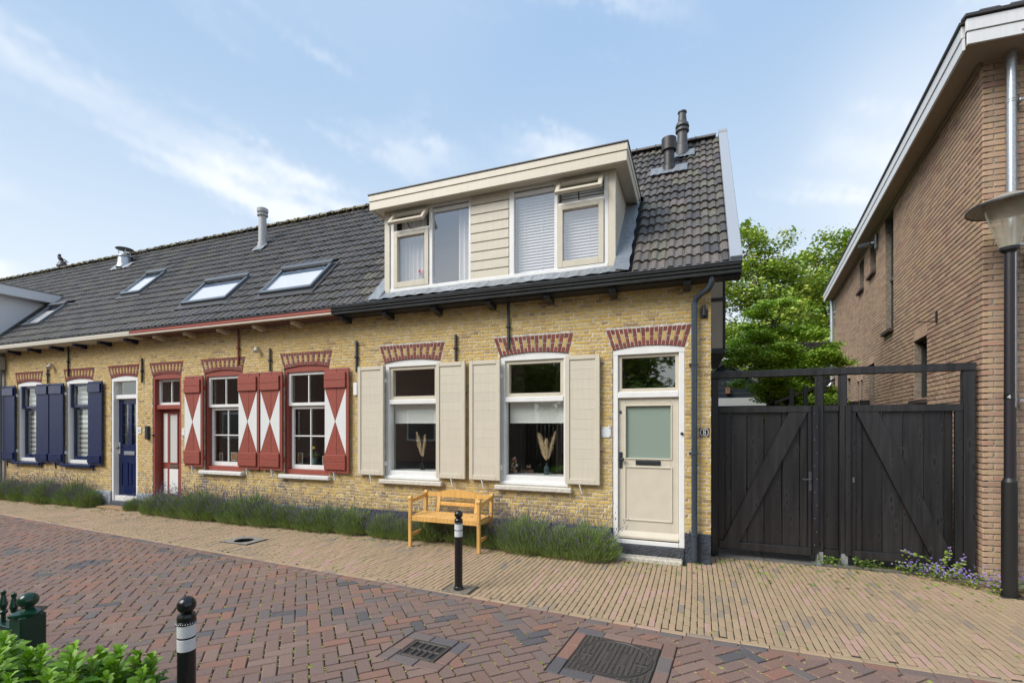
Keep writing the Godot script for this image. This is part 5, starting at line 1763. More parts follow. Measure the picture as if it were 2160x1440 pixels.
	while x < 6.0:            # row of red bricks beside the pavement
		var p = Vector3(x + 0.1, 0.0, road_edge(x + 0.1) + 0.118)
		if in_view(p, 500):
			var ang = atan2(road_edge(x + 0.2) - road_edge(x), 0.2)
			pieces.append([tilted(Transform3D(Basis(Vector3.UP, -ang) * Basis(Vector3.RIGHT, Vector3(0, 0, -1), Vector3.UP), p), 0.006), piece_mesh(0.2, 0.096, 0.016, 0.006, pick(red), "paver", rng.randi() % 3), 0.02])
		x += 0.208
	var c45 = sqrt(0.5)
	var cell = 0.1045
	for i in range(-110, 110):
		for j in range(-110, 110):
			var k = posmod(i - j, 4)
			if k != 0 and k != 2: continue
			var u = (i + (1.0 if k == 0 else 0.5)) * cell
			var v = (j + (0.5 if k == 0 else 0.0)) * cell
			var px = (u - v) * c45 - 5.0
			var pz = (u + v) * c45 * -1.0 + 5.0
			var p = Vector3(px, rng.randfn(0, 0.0014), pz)
			if pz < road_edge(px) + 0.05 or pz > 7.0 or not in_view(p, 500): continue
			var ba = Basis(Vector3(c45, 0, -c45), Vector3(-c45, 0, -c45), Vector3.UP)
			var w = 0.2 if k == 0 else 0.097
			var d = 0.097 if k == 0 else 0.2
			var near = pz < road_edge(px) + 0.30
			for st in stops:
				var cc = (st[0] + st[2]) / 2
				if cc.distance_to(Vector2(px, -pz)) < 0.75: near = true
			var colr = tone_at(red, p)
			if not near:
				pieces.append([tilted(Transform3D(ba, p), 0.007), piece_mesh(w, d, 0.016, 0.006, colr, "paver", rng.randi() % 4), 0.02])
			else:
				var q = PackedVector2Array()
				for e in [[-1, -1], [1, -1], [1, 1], [-1, 1]]:
					var r = p + ba * Vector3(e[0] * w / 2, e[1] * d / 2, 0)
					q.append(Vector2(r.x, -r.z))
				var half = PackedVector2Array([Vector2(px - 2, -(road_edge(px - 2) + 0.172)), Vector2(px - 2, -9), Vector2(px + 2, -9), Vector2(px + 2, -(road_edge(px + 2) + 0.172))])
				var parts = Geometry2D.intersect_polygons(q, half)
				for st in stops:
					var nx = []
					for pp in parts: nx.append_array(Geometry2D.clip_polygons(pp, st))
					parts = nx
				for pp in parts:
					if pp.size() < 3: continue
					var me = poly_piece(pp, colr, "paver")
					if me:
						var ce = Vector2()
						for r in pp: ce += r / pp.size()
						for si in me.get_surface_count(): pass
						var arr = me.surface_get_arrays(0)
						var vs = arr[Mesh.ARRAY_VERTEX]
						for vi in vs.size(): vs[vi] -= Vector3(ce.x, 0, -ce.y)
						arr[Mesh.ARRAY_VERTEX] = vs
						var m2 = ArrayMesh.new()
						m2.add_surface_from_arrays(Mesh.PRIMITIVE_TRIANGLES, arr)
						m2.surface_set_material(0, M["paver"])
						pieces.append([Transform3D(Basis(), Vector3(ce.x, rng.randfn(0, 0.001), -ce.y)), m2, 0.012, 0.6])
			if rng.randf() < 0.9:
				for q in 2 + rng.randi() % 4:
					var ms = p + ba * Vector3(pick([-0.5, 0.5]) * (w + 0.006), rng.randf_range(-0.5, 0.5) * d, -0.004)
					var m2d = Vector2(ms.x, -ms.z)
					if not Geometry2D.is_point_in_polygon(m2d, stops[0]) and not Geometry2D.is_point_in_polygon(m2d, stops[1]): moss_spots.append([ms, 1])
	lay(rd, "road_brick", "more_road_bricks", pieces, 300)
	manhole(mh)
	grate(gr)
	# soil strip along the facade and slabs behind the gate
	mb = MB.new(); mb.col = Color(1, 1, 1)
	mb.box(Vector3(-16.2, -0.03, 0.02), Vector3(-1.3, -0.004, 0.16))
	structure("soil", mb, "earth")
	var sl = Node3D.new(); sl.name = "yard_slabs"; add_child(sl); sl.set_meta("kind", "structure")
	for i in 4:
		for j in 3:
			bx(sl, "slab", "concrete", Vector3(0.06 + i * 0.6, -0.04, -1.02 - j * 0.6), Vector3(0.655 + i * 0.6, -0.002 + rng.randf_range(-0.002, 0.002), -0.425 - j * 0.6), 0.004, Color(0.55, 0.55, 0.55) * rng.randf_range(0.85, 1.1))
	bx(sl, "kerb", "concrete", Vector3(1.3, -0.04, -0.44), Vector3(2.6, 0.03, -0.405), 0.006, Color(0.5, 0.48, 0.42))
func manhole(t: Transform3D):
	var o = thing("manhole_cover", "square cast iron manhole cover with round lid and raised studs in the road", "manhole cover", t.origin)
	var mb = MB.new(); mb.xf = t
	mb.box(Vector3(-0.297, -0.03, -0.297), Vector3(0.297, -0.005, 0.297), 0.003)
	part(o, "frame", mb, "cast")
	mb = MB.new(); mb.xf = t
	mb.lathe([Vector2(0.275, -0.006), Vector2(0.275, 0.001), Vector2(0.268, 0.002), Vector2(0.262, -0.004)], Vector3.ZERO, 48)
	part(o, "rim", mb, "cast")
	mb = MB.new(); mb.xf = t
	for i in 16:
		for j in 22:
			var x = -0.28 + i * 0.0373
			var z = -0.283 + j * 0.027
			var r = Vector2(x, z).length()
			if abs(r - 0.27) < 0.02: continue
			if (abs(x + 0.06) < 0.03 or abs(x - 0.075) < 0.03) and abs(z) < 0.1: continue
			if abs(z - 0.02) < 0.03 and (abs(x + 0.2) < 0.05 or abs(x - 0.2) < 0.05): continue
			mb.box(Vector3(x - 0.0135, -0.006, z - 0.0075), Vector3(x + 0.0135, 0.003, z + 0.0075), 0.002)
	tag(part(o, "studs", mb, "cast"), "", "", "", "stuff")
	for x in [-0.06, 0.075]:
		mb = MB.new(); mb.xf = t
		mb.box(Vector3(x - 0.026, -0.006, -0.095), Vector3(x + 0.026, -0.001, 0.095), 0.002)
		part(o, "name_field", mb, "cast")
		mb = MB.new(); mb.xf = t
		for k in 6: mb.box(Vector3(x - 0.012, -0.002, -0.075 + k * 0.026), Vector3(x + 0.012, 0.002, -0.06 + k * 0.026), 0.002)
		part(o, "worn_raised_letters", mb, "cast")
	for x in [-0.2, 0.2]:
		mb = MB.new(); mb.xf = t
		mb.box(Vector3(x - 0.05, -0.006, -0.005), Vector3(x + 0.05, 0.0005, 0.045), 0.003)
		part(o, "lifting_plate", mb, "cast")
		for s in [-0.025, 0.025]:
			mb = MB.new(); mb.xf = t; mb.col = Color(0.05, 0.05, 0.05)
			mb.box(Vector3(x + s - 0.011, -0.001, 0.012), Vector3(x + s + 0.011, 0.0015, 0.028), 0.0)  # solid dark block, its colour paints the shade inside an opening
			part(o, "painted_lifting_hole", mb, "cast")
func grate(t: Transform3D):
	var o = thing("storm_drain", "small cast iron storm drain grate in the road between bricks", "drain", t.origin)
	var mb = MB.new(); mb.xf = t
	ring(mb, -0.165, 0.165, -0.13, 0.13, 0.03, 0, 0.03)
	for i in mb.v.size():
		var p = t.affine_inverse() * mb.v[i]
		mb.v[i] = t * Vector3(p.x, p.z - 0.03, -p.y)
		var q = t.basis.inverse() * mb.n[i]
		mb.n[i] = t.basis * Vector3(q.x, q.z, -q.y)
	part(o, "frame", mb, "cast")
	for i in 4:
		mb = MB.new(); mb.xf = t
		var x = -0.078 + i * 0.052
		mb.box(Vector3(x - 0.012, -0.025, -0.1), Vector3(x + 0.012, -0.002, 0.1), 0.004)
		part(o, "bar", mb, "cast")
	mb = MB.new(); mb.xf = t
	mb.box(Vector3(-0.135, -0.026, -0.012), Vector3(0.135, -0.003, 0.012), 0.004)
	part(o, "cross_bar", mb, "cast")
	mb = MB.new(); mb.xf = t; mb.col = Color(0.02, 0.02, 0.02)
	mb.face([Vector3(-0.14, -0.012, 0.105), Vector3(0.14, -0.012, 0.105), Vector3(0.14, -0.012, -0.105), Vector3(-0.14, -0.012, -0.105)], Vector3.UP)  # black sheet just under the bars paints the dark of a deep drain
	part(o, "painted_dark_pit", mb, "plain")
func drain_box():
	var o = thing("pavement_drain", "concrete-framed round drain set in the pavement before the red house", "drain", Vector3(-6.6, 0, 1.2))
	var mb = MB.new()
	var n = 24
	for i in n:
		var a0 = TAU * i / n
		var a1 = TAU * (i + 1) / n
		var C = func(a, r): return Vector3(-6.6 + cos(a) * r, 0.004, 1.2 + sin(a) * r * 0.95)
		var S = func(a):
			var k = 1.0 / max(abs(cos(a)), abs(sin(a)))
			return Vector3(-6.6 + cos(a) * k * 0.255, 0.004, 1.2 + sin(a) * k * 0.195)
		mb.face([C.call(a0, 0.145), C.call(a1, 0.145), S.call(a1), S.call(a0)], Vector3.UP)
		mb.face([C.call(a0, 0.145), C.call(a1, 0.145), C.call(a1, 0.14) - Vector3(0, 0.03, 0), C.call(a0, 0.14) - Vector3(0, 0.03, 0)], Vector3(-cos(a0), 0, -sin(a0)))
	part(o, "concrete_frame", mb, "concrete")
	mb = MB.new(); mb.col = Color(1.9, 1.5, 1.1)
	mb.lathe([Vector2(0.0, -0.016), Vector2(0.145, -0.016)], Vector3(-6.6, 0.01, 1.2), 24)
	for i in mb.n.size(): mb.n[i] = Vector3.UP
	part(o, "lid", mb, "cast")
func bollard_base():
	var mb = MB.new(); mb.col = Color(0.8, 0.72, 0.6)
	mb.box(Vector3(-2.695, -0.03, 1.795), Vector3(-2.405, 0.001, 2.085), 0.004)
	structure("paving_slab", mb, "concrete")

# ---------------------------------------------------------------- plants
func blade(mb: MB, a: Vector3, d: Vector3, len: float, w: float, droop: float):
	var s = d.cross(Vector3.UP)
	s = (s.normalized() if s.length() > 0.01 else Vector3.RIGHT) * w
	s = s.rotated(d.normalized(), rng.randf_range(-1.2, 1.2))
	var m = a + d * len * 0.55
	var e = a + d * len + Vector3.DOWN * droop * len
	mb.tri(a - s * 0.6, a + s * 0.6, m + s)
	mb.tri(a - s * 0.6, m + s, m - s)
	mb.tri(m - s, m + s, e)
func spike(mb: MB, a: Vector3, d: Vector3, len: float, r: float):
	var u = d.cross(Vector3.RIGHT if abs(d.x) < 0.8 else Vector3.UP).normalized() * r
	var v = d.cross(u).normalized() * r
	var q = [u, v, -u, -v]
	for i in 4:
		var m0 = a + d * len * 0.4 + q[i]
		var m1 = a + d * len * 0.4 + q[(i + 1) % 4]
		mb.tri(a, m1, m0)
		mb.tri(m0, m1, a + d * len)
func out_dir(maxdeg: float) -> Vector3:
	var az = rng.randf() * TAU
	var el = deg_to_rad(maxdeg) * sqrt(rng.randf())
	return Vector3(sin(el) * cos(az), cos(el), sin(el) * sin(az))
func lavender_kind(h: float, n: int, flowers: int) -> Node3D:
	var t = thing("lavender_bush", "", "plant")
	var mb = MB.new()
	for i in n:
		var q = out_dir(90) * pow(rng.randf(), 0.38)
		var p = Vector3(q.x * 0.36, q.y * h * (0.62 + 0.1 * sin(q.x * 9.0 + h * 40.0)), q.z * 0.26)
		var d = Vector3(q.x * 0.75 + rng.randfn(0, 0.2), 0.85, q.z * 0.75 + rng.randfn(0, 0.2)).normalized()
		mb.col = Color(0.24, 0.34, 0.095).lerp(pick([Color(0.25, 0.33, 0.15), Color(0.17, 0.28, 0.06), Color(0.32, 0.42, 0.11), Color(0.21, 0.27, 0.16), Color(0.33, 0.32, 0.13)]), rng.randf())
		blade(mb, p, d, h * rng.randf_range(0.16, 0.36), rng.randf_range(0.002, 0.0042), rng.randf_range(0.0, 0.12))
	part(t, "foliage", mb, "herb").set_meta("kind", "stuff")
	mb = MB.new()
	for i in flowers:
		var q = out_dir(80)
		var p = Vector3(q.x * 0.34, q.y * h * 0.6, q.z * 0.25)
		var d = Vector3(q.x * 0.6 - 0.1 + rng.randfn(0, 0.15), 0.9, q.z * 0.6 + rng.randfn(0, 0.15)).normalized()
		var L = h * (rng.randf_range(0.15, 0.5) if rng.randf() < 0.65 else rng.randf_range(0.5, 0.85))
		mb.col = Color(0.15, 0.20, 0.10)
		blade(mb, p, d, L, 0.0016, 0.0)
		mb.col = Color(0.17, 0.135, 0.25).lerp(pick([Color(0.24, 0.19, 0.36), Color(0.15, 0.135, 0.18)]), rng.randf())
		spike(mb, p + d * L * 0.95, (d + Vector3(rng.randfn(0, 0.1), 0.1, rng.randfn(0, 0.1))).normalized(), rng.randf_range(0.03, 0.055), rng.randf_range(0.004, 0.0065))
	part(t, "flowers", mb, "petal").set_meta("kind", "stuff")
	return t
func lavender():
	var kinds = [lavender_kind(0.52, 6200, 420), lavender_kind(0.55, 6400, 340), lavender_kind(0.49, 6000, 520)]
	var spots = []
	for x in [-15.95, -15.45, -14.95, -14.45, -13.95, -13.45, -12.95, -12.5]: spots.append([x, 0.14, 1.0, "lavender bush in the row below the navy shutters", "lavender below the navy shutters"])
	spots.append([-10.98, 0.16, 0.6, "single lavender bush between the navy door and the red door", "lavender by the doors"])
	for x in [-10.15, -9.8, -9.4, -8.95, -8.5, -8.05, -7.6, -7.15, -6.7, -6.25, -5.8]: spots.append([x, 0.19, 0.98, "lavender bush in the row below the red and white shutters", "lavender below the red shutters"])
	for x in [-5.3, -4.85, -4.4]: spots.append([x, 0.17, 0.88, "lavender bush just left of the pine bench", "lavender left of the bench"])
	for x in [-3.95, -3.5, -3.05]: spots.append([x, 0.10, 0.8, "lavender bush growing behind the pine bench", "lavender behind the bench"])
	for x in [-2.62, -2.25]: spots.append([x, 0.2, 0.95, "lavender bush between the bench and the bushiest lavender", "lavender right of the bench"])
	spots.append([-1.82, 0.24, 1.12, "large lavender bush right below the right beige window", "lavender right of the bench"])
	spots.append([-1.45, 0.22, 1.02, "lavender bush leaning over the beige door's step", "lavender by the doors"])
	var used = [false, false, false]
	for i in spots.size():
		var k = rng.randi() % 3
		var o = kinds[k]
		if used[k]:
			o = kinds[k].duplicate()
			o.name = numbered("lavender_bush")
			add_child(o)
		used[k] = true
		o.position = Vector3(spots[i][0] + rng.randf_range(-0.08, 0.08), 0.0, spots[i][1] + rng.randf_range(-0.03, 0.06))
		o.rotation.y = pick([0.0, PI]) + rng.randf_range(-0.5, 0.5)
		o.scale = Vector3.ONE * spots[i][2] * rng.randf_range(0.82, 1.14)
		tag(o, spots[i][3], "plant", spots[i][4])
func multi(parent, called, mesh, xfs: Array, cols: Array):
	var mm = MultiMesh.new()
	mm.transform_format = MultiMesh.TRANSFORM_3D
	mm.use_colors = true
	mm.mesh = mesh
	mm.instance_count = xfs.size()
	for i in xfs.size():
		mm.set_instance_transform(i, xfs[i])
		mm.set_instance_color(i, cols[i])
	var o = MultiMeshInstance3D.new()
	o.name = numbered(called) if parent == self else called
	o.multimesh = mm
	parent.add_child(o, true)
	o.set_meta("kind", "stuff")
	return o
func leaf_shape(mb: MB, at: Vector3, d: Vector3, up: Vector3, len: float, w: float, sag: float):
	var s = d.cross(up).normalized() * w
	var m = at + d * len * 0.45 + up * sag * len * 0.3
	var e = at + d * len - up * sag * len * 0.5
	mb.tri(at, m - s, m + up * -0.02 * len)
	mb.tri(at, m + up * -0.02 * len, m + s)
	mb.tri(m - s, e, m + up * -0.02 * len)
	mb.tri(m + up * -0.02 * len, e, m + s)
func cluster_mesh(n, spread, len, w, m) -> ArrayMesh:
	var mb = MB.new()
	for i in n:
		var p = Vector3(rng.randfn(0, 0.5), rng.randfn(0, 0.35), rng.randfn(0, 0.5)) * spread
		var az = rng.randf() * TAU
		var d = Vector3(cos(az), rng.randf_range(-0.5, 0.15), sin(az)).normalized()
		var up = (Vector3.UP + Vector3(rng.randfn(0, 0.4), 0, rng.randfn(0, 0.4))).normalized()
		leaf_shape(mb, p, d, up, len * rng.randf_range(0.7, 1.2), w * rng.randf_range(0.8, 1.15), 0.25)
	var me = mb.mesh()
	me.surface_set_material(0, M[m])
	return me
func tree(called, label, at: Vector3, trunk_h, trunk_r, lobes: Array, n: int, leaf: float, pal: Array, group := "", flat := 0.7):
	var t = thing(called, label, "tree" if trunk_h > 2 else "shrub", at, group)
	var mb = MB.new(); mb.col = Color(0.1, 0.08, 0.06)
	mb.tube([at - Vector3(0, 0.1, 0), at + Vector3(0.05, trunk_h * 0.5, 0.03), at + Vector3(0, trunk_h, 0)], [trunk_r, trunk_r * 0.8, trunk_r * 0.6], 10)
	part(t, "trunk", mb, "rough_brick")
	var total = 0.0
	for l in lobes: total += pow(l[1], 2.2)
	var xfs = []
	var cols = []
	mb = MB.new(); mb.col = Color(0.09, 0.075, 0.055)
	for l in lobes:
		var c = l[0]
		mb.tube([at + Vector3(0, trunk_h * 0.8, 0), (at + Vector3(0, trunk_h, 0)).lerp(c, 0.5) + Vector3(rng.randfn(0, 0.15), 0.2, rng.randfn(0, 0.15)), c], [trunk_r * 0.45, trunk_r * 0.3, 0.015], 6)
		var subs = []
		for k in 8:
			var d = Vector3(rng.randfn(0, 1), rng.randfn(0, 0.8), rng.randfn(0, 1)).normalized()
			var sc = c + d * l[1] * rng.randf_range(0.45, 0.95)
			subs.append([sc, l[1] * rng.randf_range(0.28, 0.5)])
			mb.tube([c.lerp(sc, 0.05), c.lerp(sc, 0.6) + Vector3(0, -0.05, 0), sc], [0.012 + l[1] * 0.012, 0.008 + l[1] * 0.006, 0.004], 4)
		for k in int(n * pow(l[1], 2.2) / total):
			var sb = subs[rng.randi() % 8]
			var d = Vector3(rng.randfn(0, 1), rng.randfn(0, 1), rng.randfn(0, 1)).normalized()
			var p = sb[0] + Vector3(d.x, d.y * flat, d.z) * sb[1] * (0.25 + 0.85 * pow(rng.randf(), 0.6))
			xfs.append(Transform3D(Basis(Vector3.UP, rng.randf() * TAU).scaled(Vector3.ONE * rng.randf_range(0.7, 1.3)), p - at))
			cols.append(pick(pal).lerp(pick(pal), rng.randf()))
	part(t, "limbs", mb, "rough_brick")
	multi(t, "crown", cluster_mesh(7, leaf * 1.9, leaf, leaf * 0.42, "leaf"), xfs, cols)
	return t
func greenery():
	var maple = [Color(0.35, 0.46, 0.085), Color(0.26, 0.40, 0.07), Color(0.44, 0.51, 0.10), Color(0.19, 0.31, 0.05), Color(0.56, 0.55, 0.13)]
	var lobes = []
	for e in [[1.95, 10.7, -17.6, 0.75], [2.0, 9.6, -17.6, 1.15], [3.0, 9.3, -17.9, 1.2], [4.0, 9.2, -18.2, 1.3], [1.9, 8.0, -17.4, 1.6], [3.4, 7.6, -17.9, 1.7], [4.8, 7.8, -18.2, 1.4], [1.8, 6.2, -17.4, 1.8], [3.6, 5.9, -17.6, 1.9], [5.2, 6.0, -18, 1.7], [2.0, 4.4, -17, 1.8], [4.0, 4.0, -17, 1.9], [5.6, 4.4, -17.4, 1.6], [2.4, 2.4, -17, 1.8], [4.8, 2.2, -17, 1.9], [0.2, 5.0, -17.6, 1.7], [0.2, 2.8, -17.4, 1.7]]: lobes.append([Vector3(e[0], e[1], e[2]), e[3]])
	tree("maple_tree", "leafy green maple behind the gate, nearest the yellow house gable", Vector3(3.0, 0, -17.8), 6.0, 0.22, lobes, 7000, 0.145, maple, "maples behind the gate")
	lobes = []
	for e in [[5.4, 9.9, -20.4, 1.3], [6.7, 10.2, -20.8, 1.4], [7.6, 9.2, -20.8, 1.6], [4.6, 8.4, -20.2, 1.5], [6.2, 8.0, -20.6, 1.9], [8.0, 7.2, -20.6, 1.9], [4.8, 6.4, -20, 1.8], [6.6, 5.6, -20.2, 2.1], [5.2, 4.0, -19.8, 1.8], [7.4, 3.6, -20, 2.0], [5.8, 2.0, -19.6, 1.8]]: lobes.append([Vector3(e[0], e[1], e[2]), e[3]])
	tree("maple_tree", "leafy green maple behind the gate, beside the brown house roof edge", Vector3(6.2, 0, -20.4), 6.0, 0.24, lobes, 6000, 0.15, maple, "maples behind the gate")
	lobes = []
	for e in [[1.45, 4.0, -5.3, 0.55], [1.1, 3.5, -5.2, 0.6], [1.8, 3.45, -5.35, 0.65], [1.05, 2.95, -5.1, 0.55], [1.55, 2.8, -5.0, 0.75], [2.1, 2.9, -5.4, 0.65], [2.45, 3.3, -5.6, 0.45], [1.45, 2.2, -5.0, 0.5], [1.85, 2.1, -5.1, 0.65], [2.3, 2.3, -5.5, 0.6]]: lobes.append([Vector3(e[0], e[1], e[2]), e[3]])
	tree("garden_tree", "bright green bushy garden tree showing over the gate", Vector3(1.5, 0, -5.3), 2.2, 0.09, lobes, 8200, 0.058, [Color(0.30, 0.48, 0.045), Color(0.40, 0.57, 0.06), Color(0.18, 0.34, 0.03), Color(0.46, 0.60, 0.075)], "", 0.4)
	# across the street, only mirrored in the glass
	var k = 0
	for e in [[-2.5, 13.5, 7.5], [1.5, 14.5, 8.0], [-6.0, 16.0, 8.5]]:
		lobes = []
		for q in 9: lobes.append([Vector3(e[0] + rng.randf_range(-1.5, 1.5), e[2] * rng.randf_range(0.25, 0.9), e[1] + rng.randf_range(-1.3, 1.3)), rng.randf_range(1.1, 1.7)])
		tree("street_tree", "tree across the street, mirrored in the %s" % ["door's transom glass", "right window", "left window"][k], Vector3(e[0], 0, e[1]), 4.0, 0.2, lobes, 1500, 0.22, maple)
		k += 1
func joint_plants():
	var mb = MB.new()
	for i in 7:
		var a = TAU * i / 7
		mb.tri(Vector3(0, 0.5, 0), Vector3(cos(a), 0, sin(a)) * (0.8 + 0.3 * sin(i * 2.3)), Vector3(cos(a + TAU / 7), 0, sin(a + TAU / 7)) * (0.8 + 0.3 * sin((i + 1) * 2.3)))
	var me = mb.mesh()
	me.surface_set_material(0, M["herb"])
	var xfs = []
	var cols = []
	for s in moss_spots:
		if s[1] == 0 and rng.randf() < 0.45: continue
		var r = rng.randf_range(0.005, 0.013) if s[1] == 1 else rng.randf_range(0.003, 0.009)
		xfs.append(Transform3D(Basis(Vector3.UP, rng.randf() * TAU).scaled(Vector3(r, r * 0.9, r)), s[0]))
		cols.append(pick([Color(0.36, 0.32, 0.07), Color(0.24, 0.25, 0.05), Color(0.44, 0.36, 0.11), Color(0.17, 0.21, 0.04)]))
	tag(multi(self, "joint_moss", me, xfs, cols), "yellow green moss crumbs in the brick joints", "moss")
	mb = MB.new()
	for i in 9: blade(mb, Vector3.ZERO, out_dir(70), rng.randf_range(0.6, 1.2), 0.07, 0.35)
	me = mb.mesh()
	me.surface_set_material(0, M["herb"])
	xfs = []
	cols = []
	for s in moss_spots:
		var near = s[1] == 0 and (s[0].z < 0.75 or rng.randf() < 0.25)
		if not (near and rng.randf() < 0.55) and rng.randf() > 0.03: continue
		var r = rng.randf_range(0.014, 0.042)
		if s[0].z < 0.55: r *= 1.5
		xfs.append(Transform3D(Basis(Vector3.UP, rng.randf() * TAU).scaled(Vector3(r, r, r)), s[0]))
		cols.append(pick([Color(0.24, 0.31, 0.05), Color(0.18, 0.27, 0.045), Color(0.32, 0.35, 0.075), Color(0.14, 0.21, 0.04)]))
	tag(multi(self, "weed_tufts", me, xfs, cols), "small green weeds and grass tufts between the paving bricks", "weeds")
	# grass tuft at the lamp, bellflowers along the brown wall
	var t = thing("bellflower_patch", "patch of small purple bellflowers at the foot of the street lamp", "plant", Vector3(2.6, 0, -0.25))
	mb = MB.new()
	var fl = MB.new()
	for i in 900:
		var p = Vector3(rng.randf_range(2.05, 3.35), 0.0, 0.0)
		p.z = lerp(-0.5, 0.02, clamp((p.x - 2.05) / 0.8, 0, 1)) + rng.randf_range(-0.16, 0.14)
		if p.x > 2.78 and p.x < 2.9 and p.z > 0.0: continue
		var hgt = rng.randf_range(0.02, 0.14) * (1.0 if rng.randf() < 0.8 else 1.6)
		mb.col = pick([Color(0.17, 0.25, 0.03), Color(0.11, 0.19, 0.025), Color(0.24, 0.29, 0.05)])
		var az = rng.randf() * TAU
		leaf_shape(mb, p + Vector3(0, hgt, 0), Vector3(cos(az), -0.2, sin(az)).normalized(), Vector3.UP, rng.randf_range(0.025, 0.05), 0.014, 0.3)
		if i % 2 == 0:
			fl.col = pick([Color(0.27, 0.18, 0.52), Color(0.33, 0.24, 0.58), Color(0.22, 0.14, 0.45)])
			var c = p + Vector3(rng.randfn(0, 0.03), hgt + 0.025, rng.randfn(0, 0.03))
			var up = (Vector3(rng.randfn(0, 0.5), 1.0, 0.6 + rng.randfn(0, 0.4))).normalized()
			var s = up.cross(Vector3.RIGHT).normalized()
			for k in 5:
				var a = s.rotated(up, TAU * k / 5)
				var b = s.rotated(up, TAU * (k + 0.5) / 5)
				var d = s.rotated(up, TAU * (k - 0.5) / 5)
				fl.tri(c, c + d * 0.006 + up * 0.002, c + a * 0.014 + up * 0.005)
				fl.tri(c, c + a * 0.014 + up * 0.005, c + b * 0.006 + up * 0.002)
	part(t, "leaves", mb, "herb").set_meta("kind", "stuff")
	part(t, "flowers", fl, "petal").set_meta("kind", "stuff")
	t = thing("climbing_stem", "leafy flowering stem rising before the right gate leaf", "plant", Vector3(2.4, 0, -0.42))
	mb = MB.new(); mb.col = Color(0.16, 0.2, 0.05)
	fl = MB.new()
	for st in [[Vector3(2.45, 0.02, -0.4), Vector3(2.5, 0.2, -0.39), Vector3(2.55, 0.36, -0.4)], [Vector3(2.5, 0.03, -0.38), Vector3(2.3, 0.22, -0.38), Vector3(2.08, 0.27, -0.4)], [Vector3(2.55, 0.02, -0.4), Vector3(2.62, 0.15, -0.38), Vector3(2.66, 0.26, -0.38)]]:
		mb.col = Color(0.16, 0.2, 0.05)
		mb.tube(st, 0.004, 5)
		for k in 16:
			var u = rng.randf()
			var p = st[0].lerp(st[1], u * 2) if u < 0.5 else st[1].lerp(st[2], u * 2 - 1)
			mb.col = pick([Color(0.24, 0.32, 0.06), Color(0.17, 0.26, 0.04)])
			var d = Vector3(rng.randfn(0, 1), rng.randf_range(-0.3, 0.4), rng.randfn(0, 1)).normalized()
			leaf_shape(mb, p, d, (Vector3.UP + Vector3.BACK * 0.5).normalized(), rng.randf_range(0.035, 0.06), 0.022, 0.2)
		for k in 8:
			fl.col = Color(0.3, 0.2, 0.52)
			spike(fl, st[2].lerp(st[1], rng.randf() * 0.6) + Vector3(rng.randfn(0, 0.015), rng.randfn(0, 0.015), 0.01), out_dir(90), 0.025, 0.009)
	part(t, "leaves", mb, "herb").set_meta("kind", "stuff")
	part(t, "flowers", fl, "petal").set_meta("kind", "stuff")
	for e in [[1.37, -0.44, "low green plant between the gate's two steel feet"], [1.75, -0.44, "low green plant right of the gate's right steel foot"]]:
		mb = MB.new()
		for i in 120:
			mb.col = pick([Color(0.12, 0.2, 0.03), Color(0.2, 0.28, 0.04), Color(0.09, 0.15, 0.025)])
			var p = Vector3(e[0] + rng.randfn(0, 0.07), rng.randf_range(0.0, 0.12), e[1] + rng.randfn(0, 0.03))
			leaf_shape(mb, p, out_dir(110), Vector3.UP, rng.randf_range(0.025, 0.05), 0.016, 0.3)
		var lp = thing("low_plant", e[2], "plant", Vector3(e[0], 0, e[1]))
		part(lp, "leaves", mb, "herb").set_meta("kind", "stuff")
	mb = MB.new()
	for i in 700:
		mb.col = pick([Color(0.15, 0.19, 0.03), Color(0.2, 0.22, 0.04), Color(0.1, 0.14, 0.025)])
		blade(mb, Vector3(rng.randf_range(1.7, 2.6), 0.0, -0.56 + rng.randfn(0, 0.05)), out_dir(70), rng.randf_range(0.02, 0.06), 0.004, 0.3)
	tag(part(self, "moss_strip", mb, "herb"), "mossy green strip under the right gate leaf", "moss", "", "stuff")
func lobed_leaf(mb: MB, at: Vector3, d: Vector3, up: Vector3, len: float, col: Color):
	var w = [0.03, 0.08, 0.21, 0.14, 0.31, 0.18, 0.33, 0.19, 0.2, 0.09, 0.0]
	var side = d.cross(up).normalized()
	var n = w.size()
	var mid = []
	for i in n:
		var t = float(i) / (n - 1)
		mid.append(at + d * len * t - up * len * 0.35 * t * t)
	mb.col = col
	for i in n - 1:
		for s in [-1.0, 1.0]:
			var lift = up * len * 0.10
			var a = mid[i] + side * s * w[i] * len + lift * w[i] * 3.0
			var b = mid[i + 1] + side * s * w[i + 1] * len + lift * w[i + 1] * 3.0 + d * len * 0.03
			mb.tri(mid[i], mid[i + 1], b)
			mb.tri(mid[i], b, a)
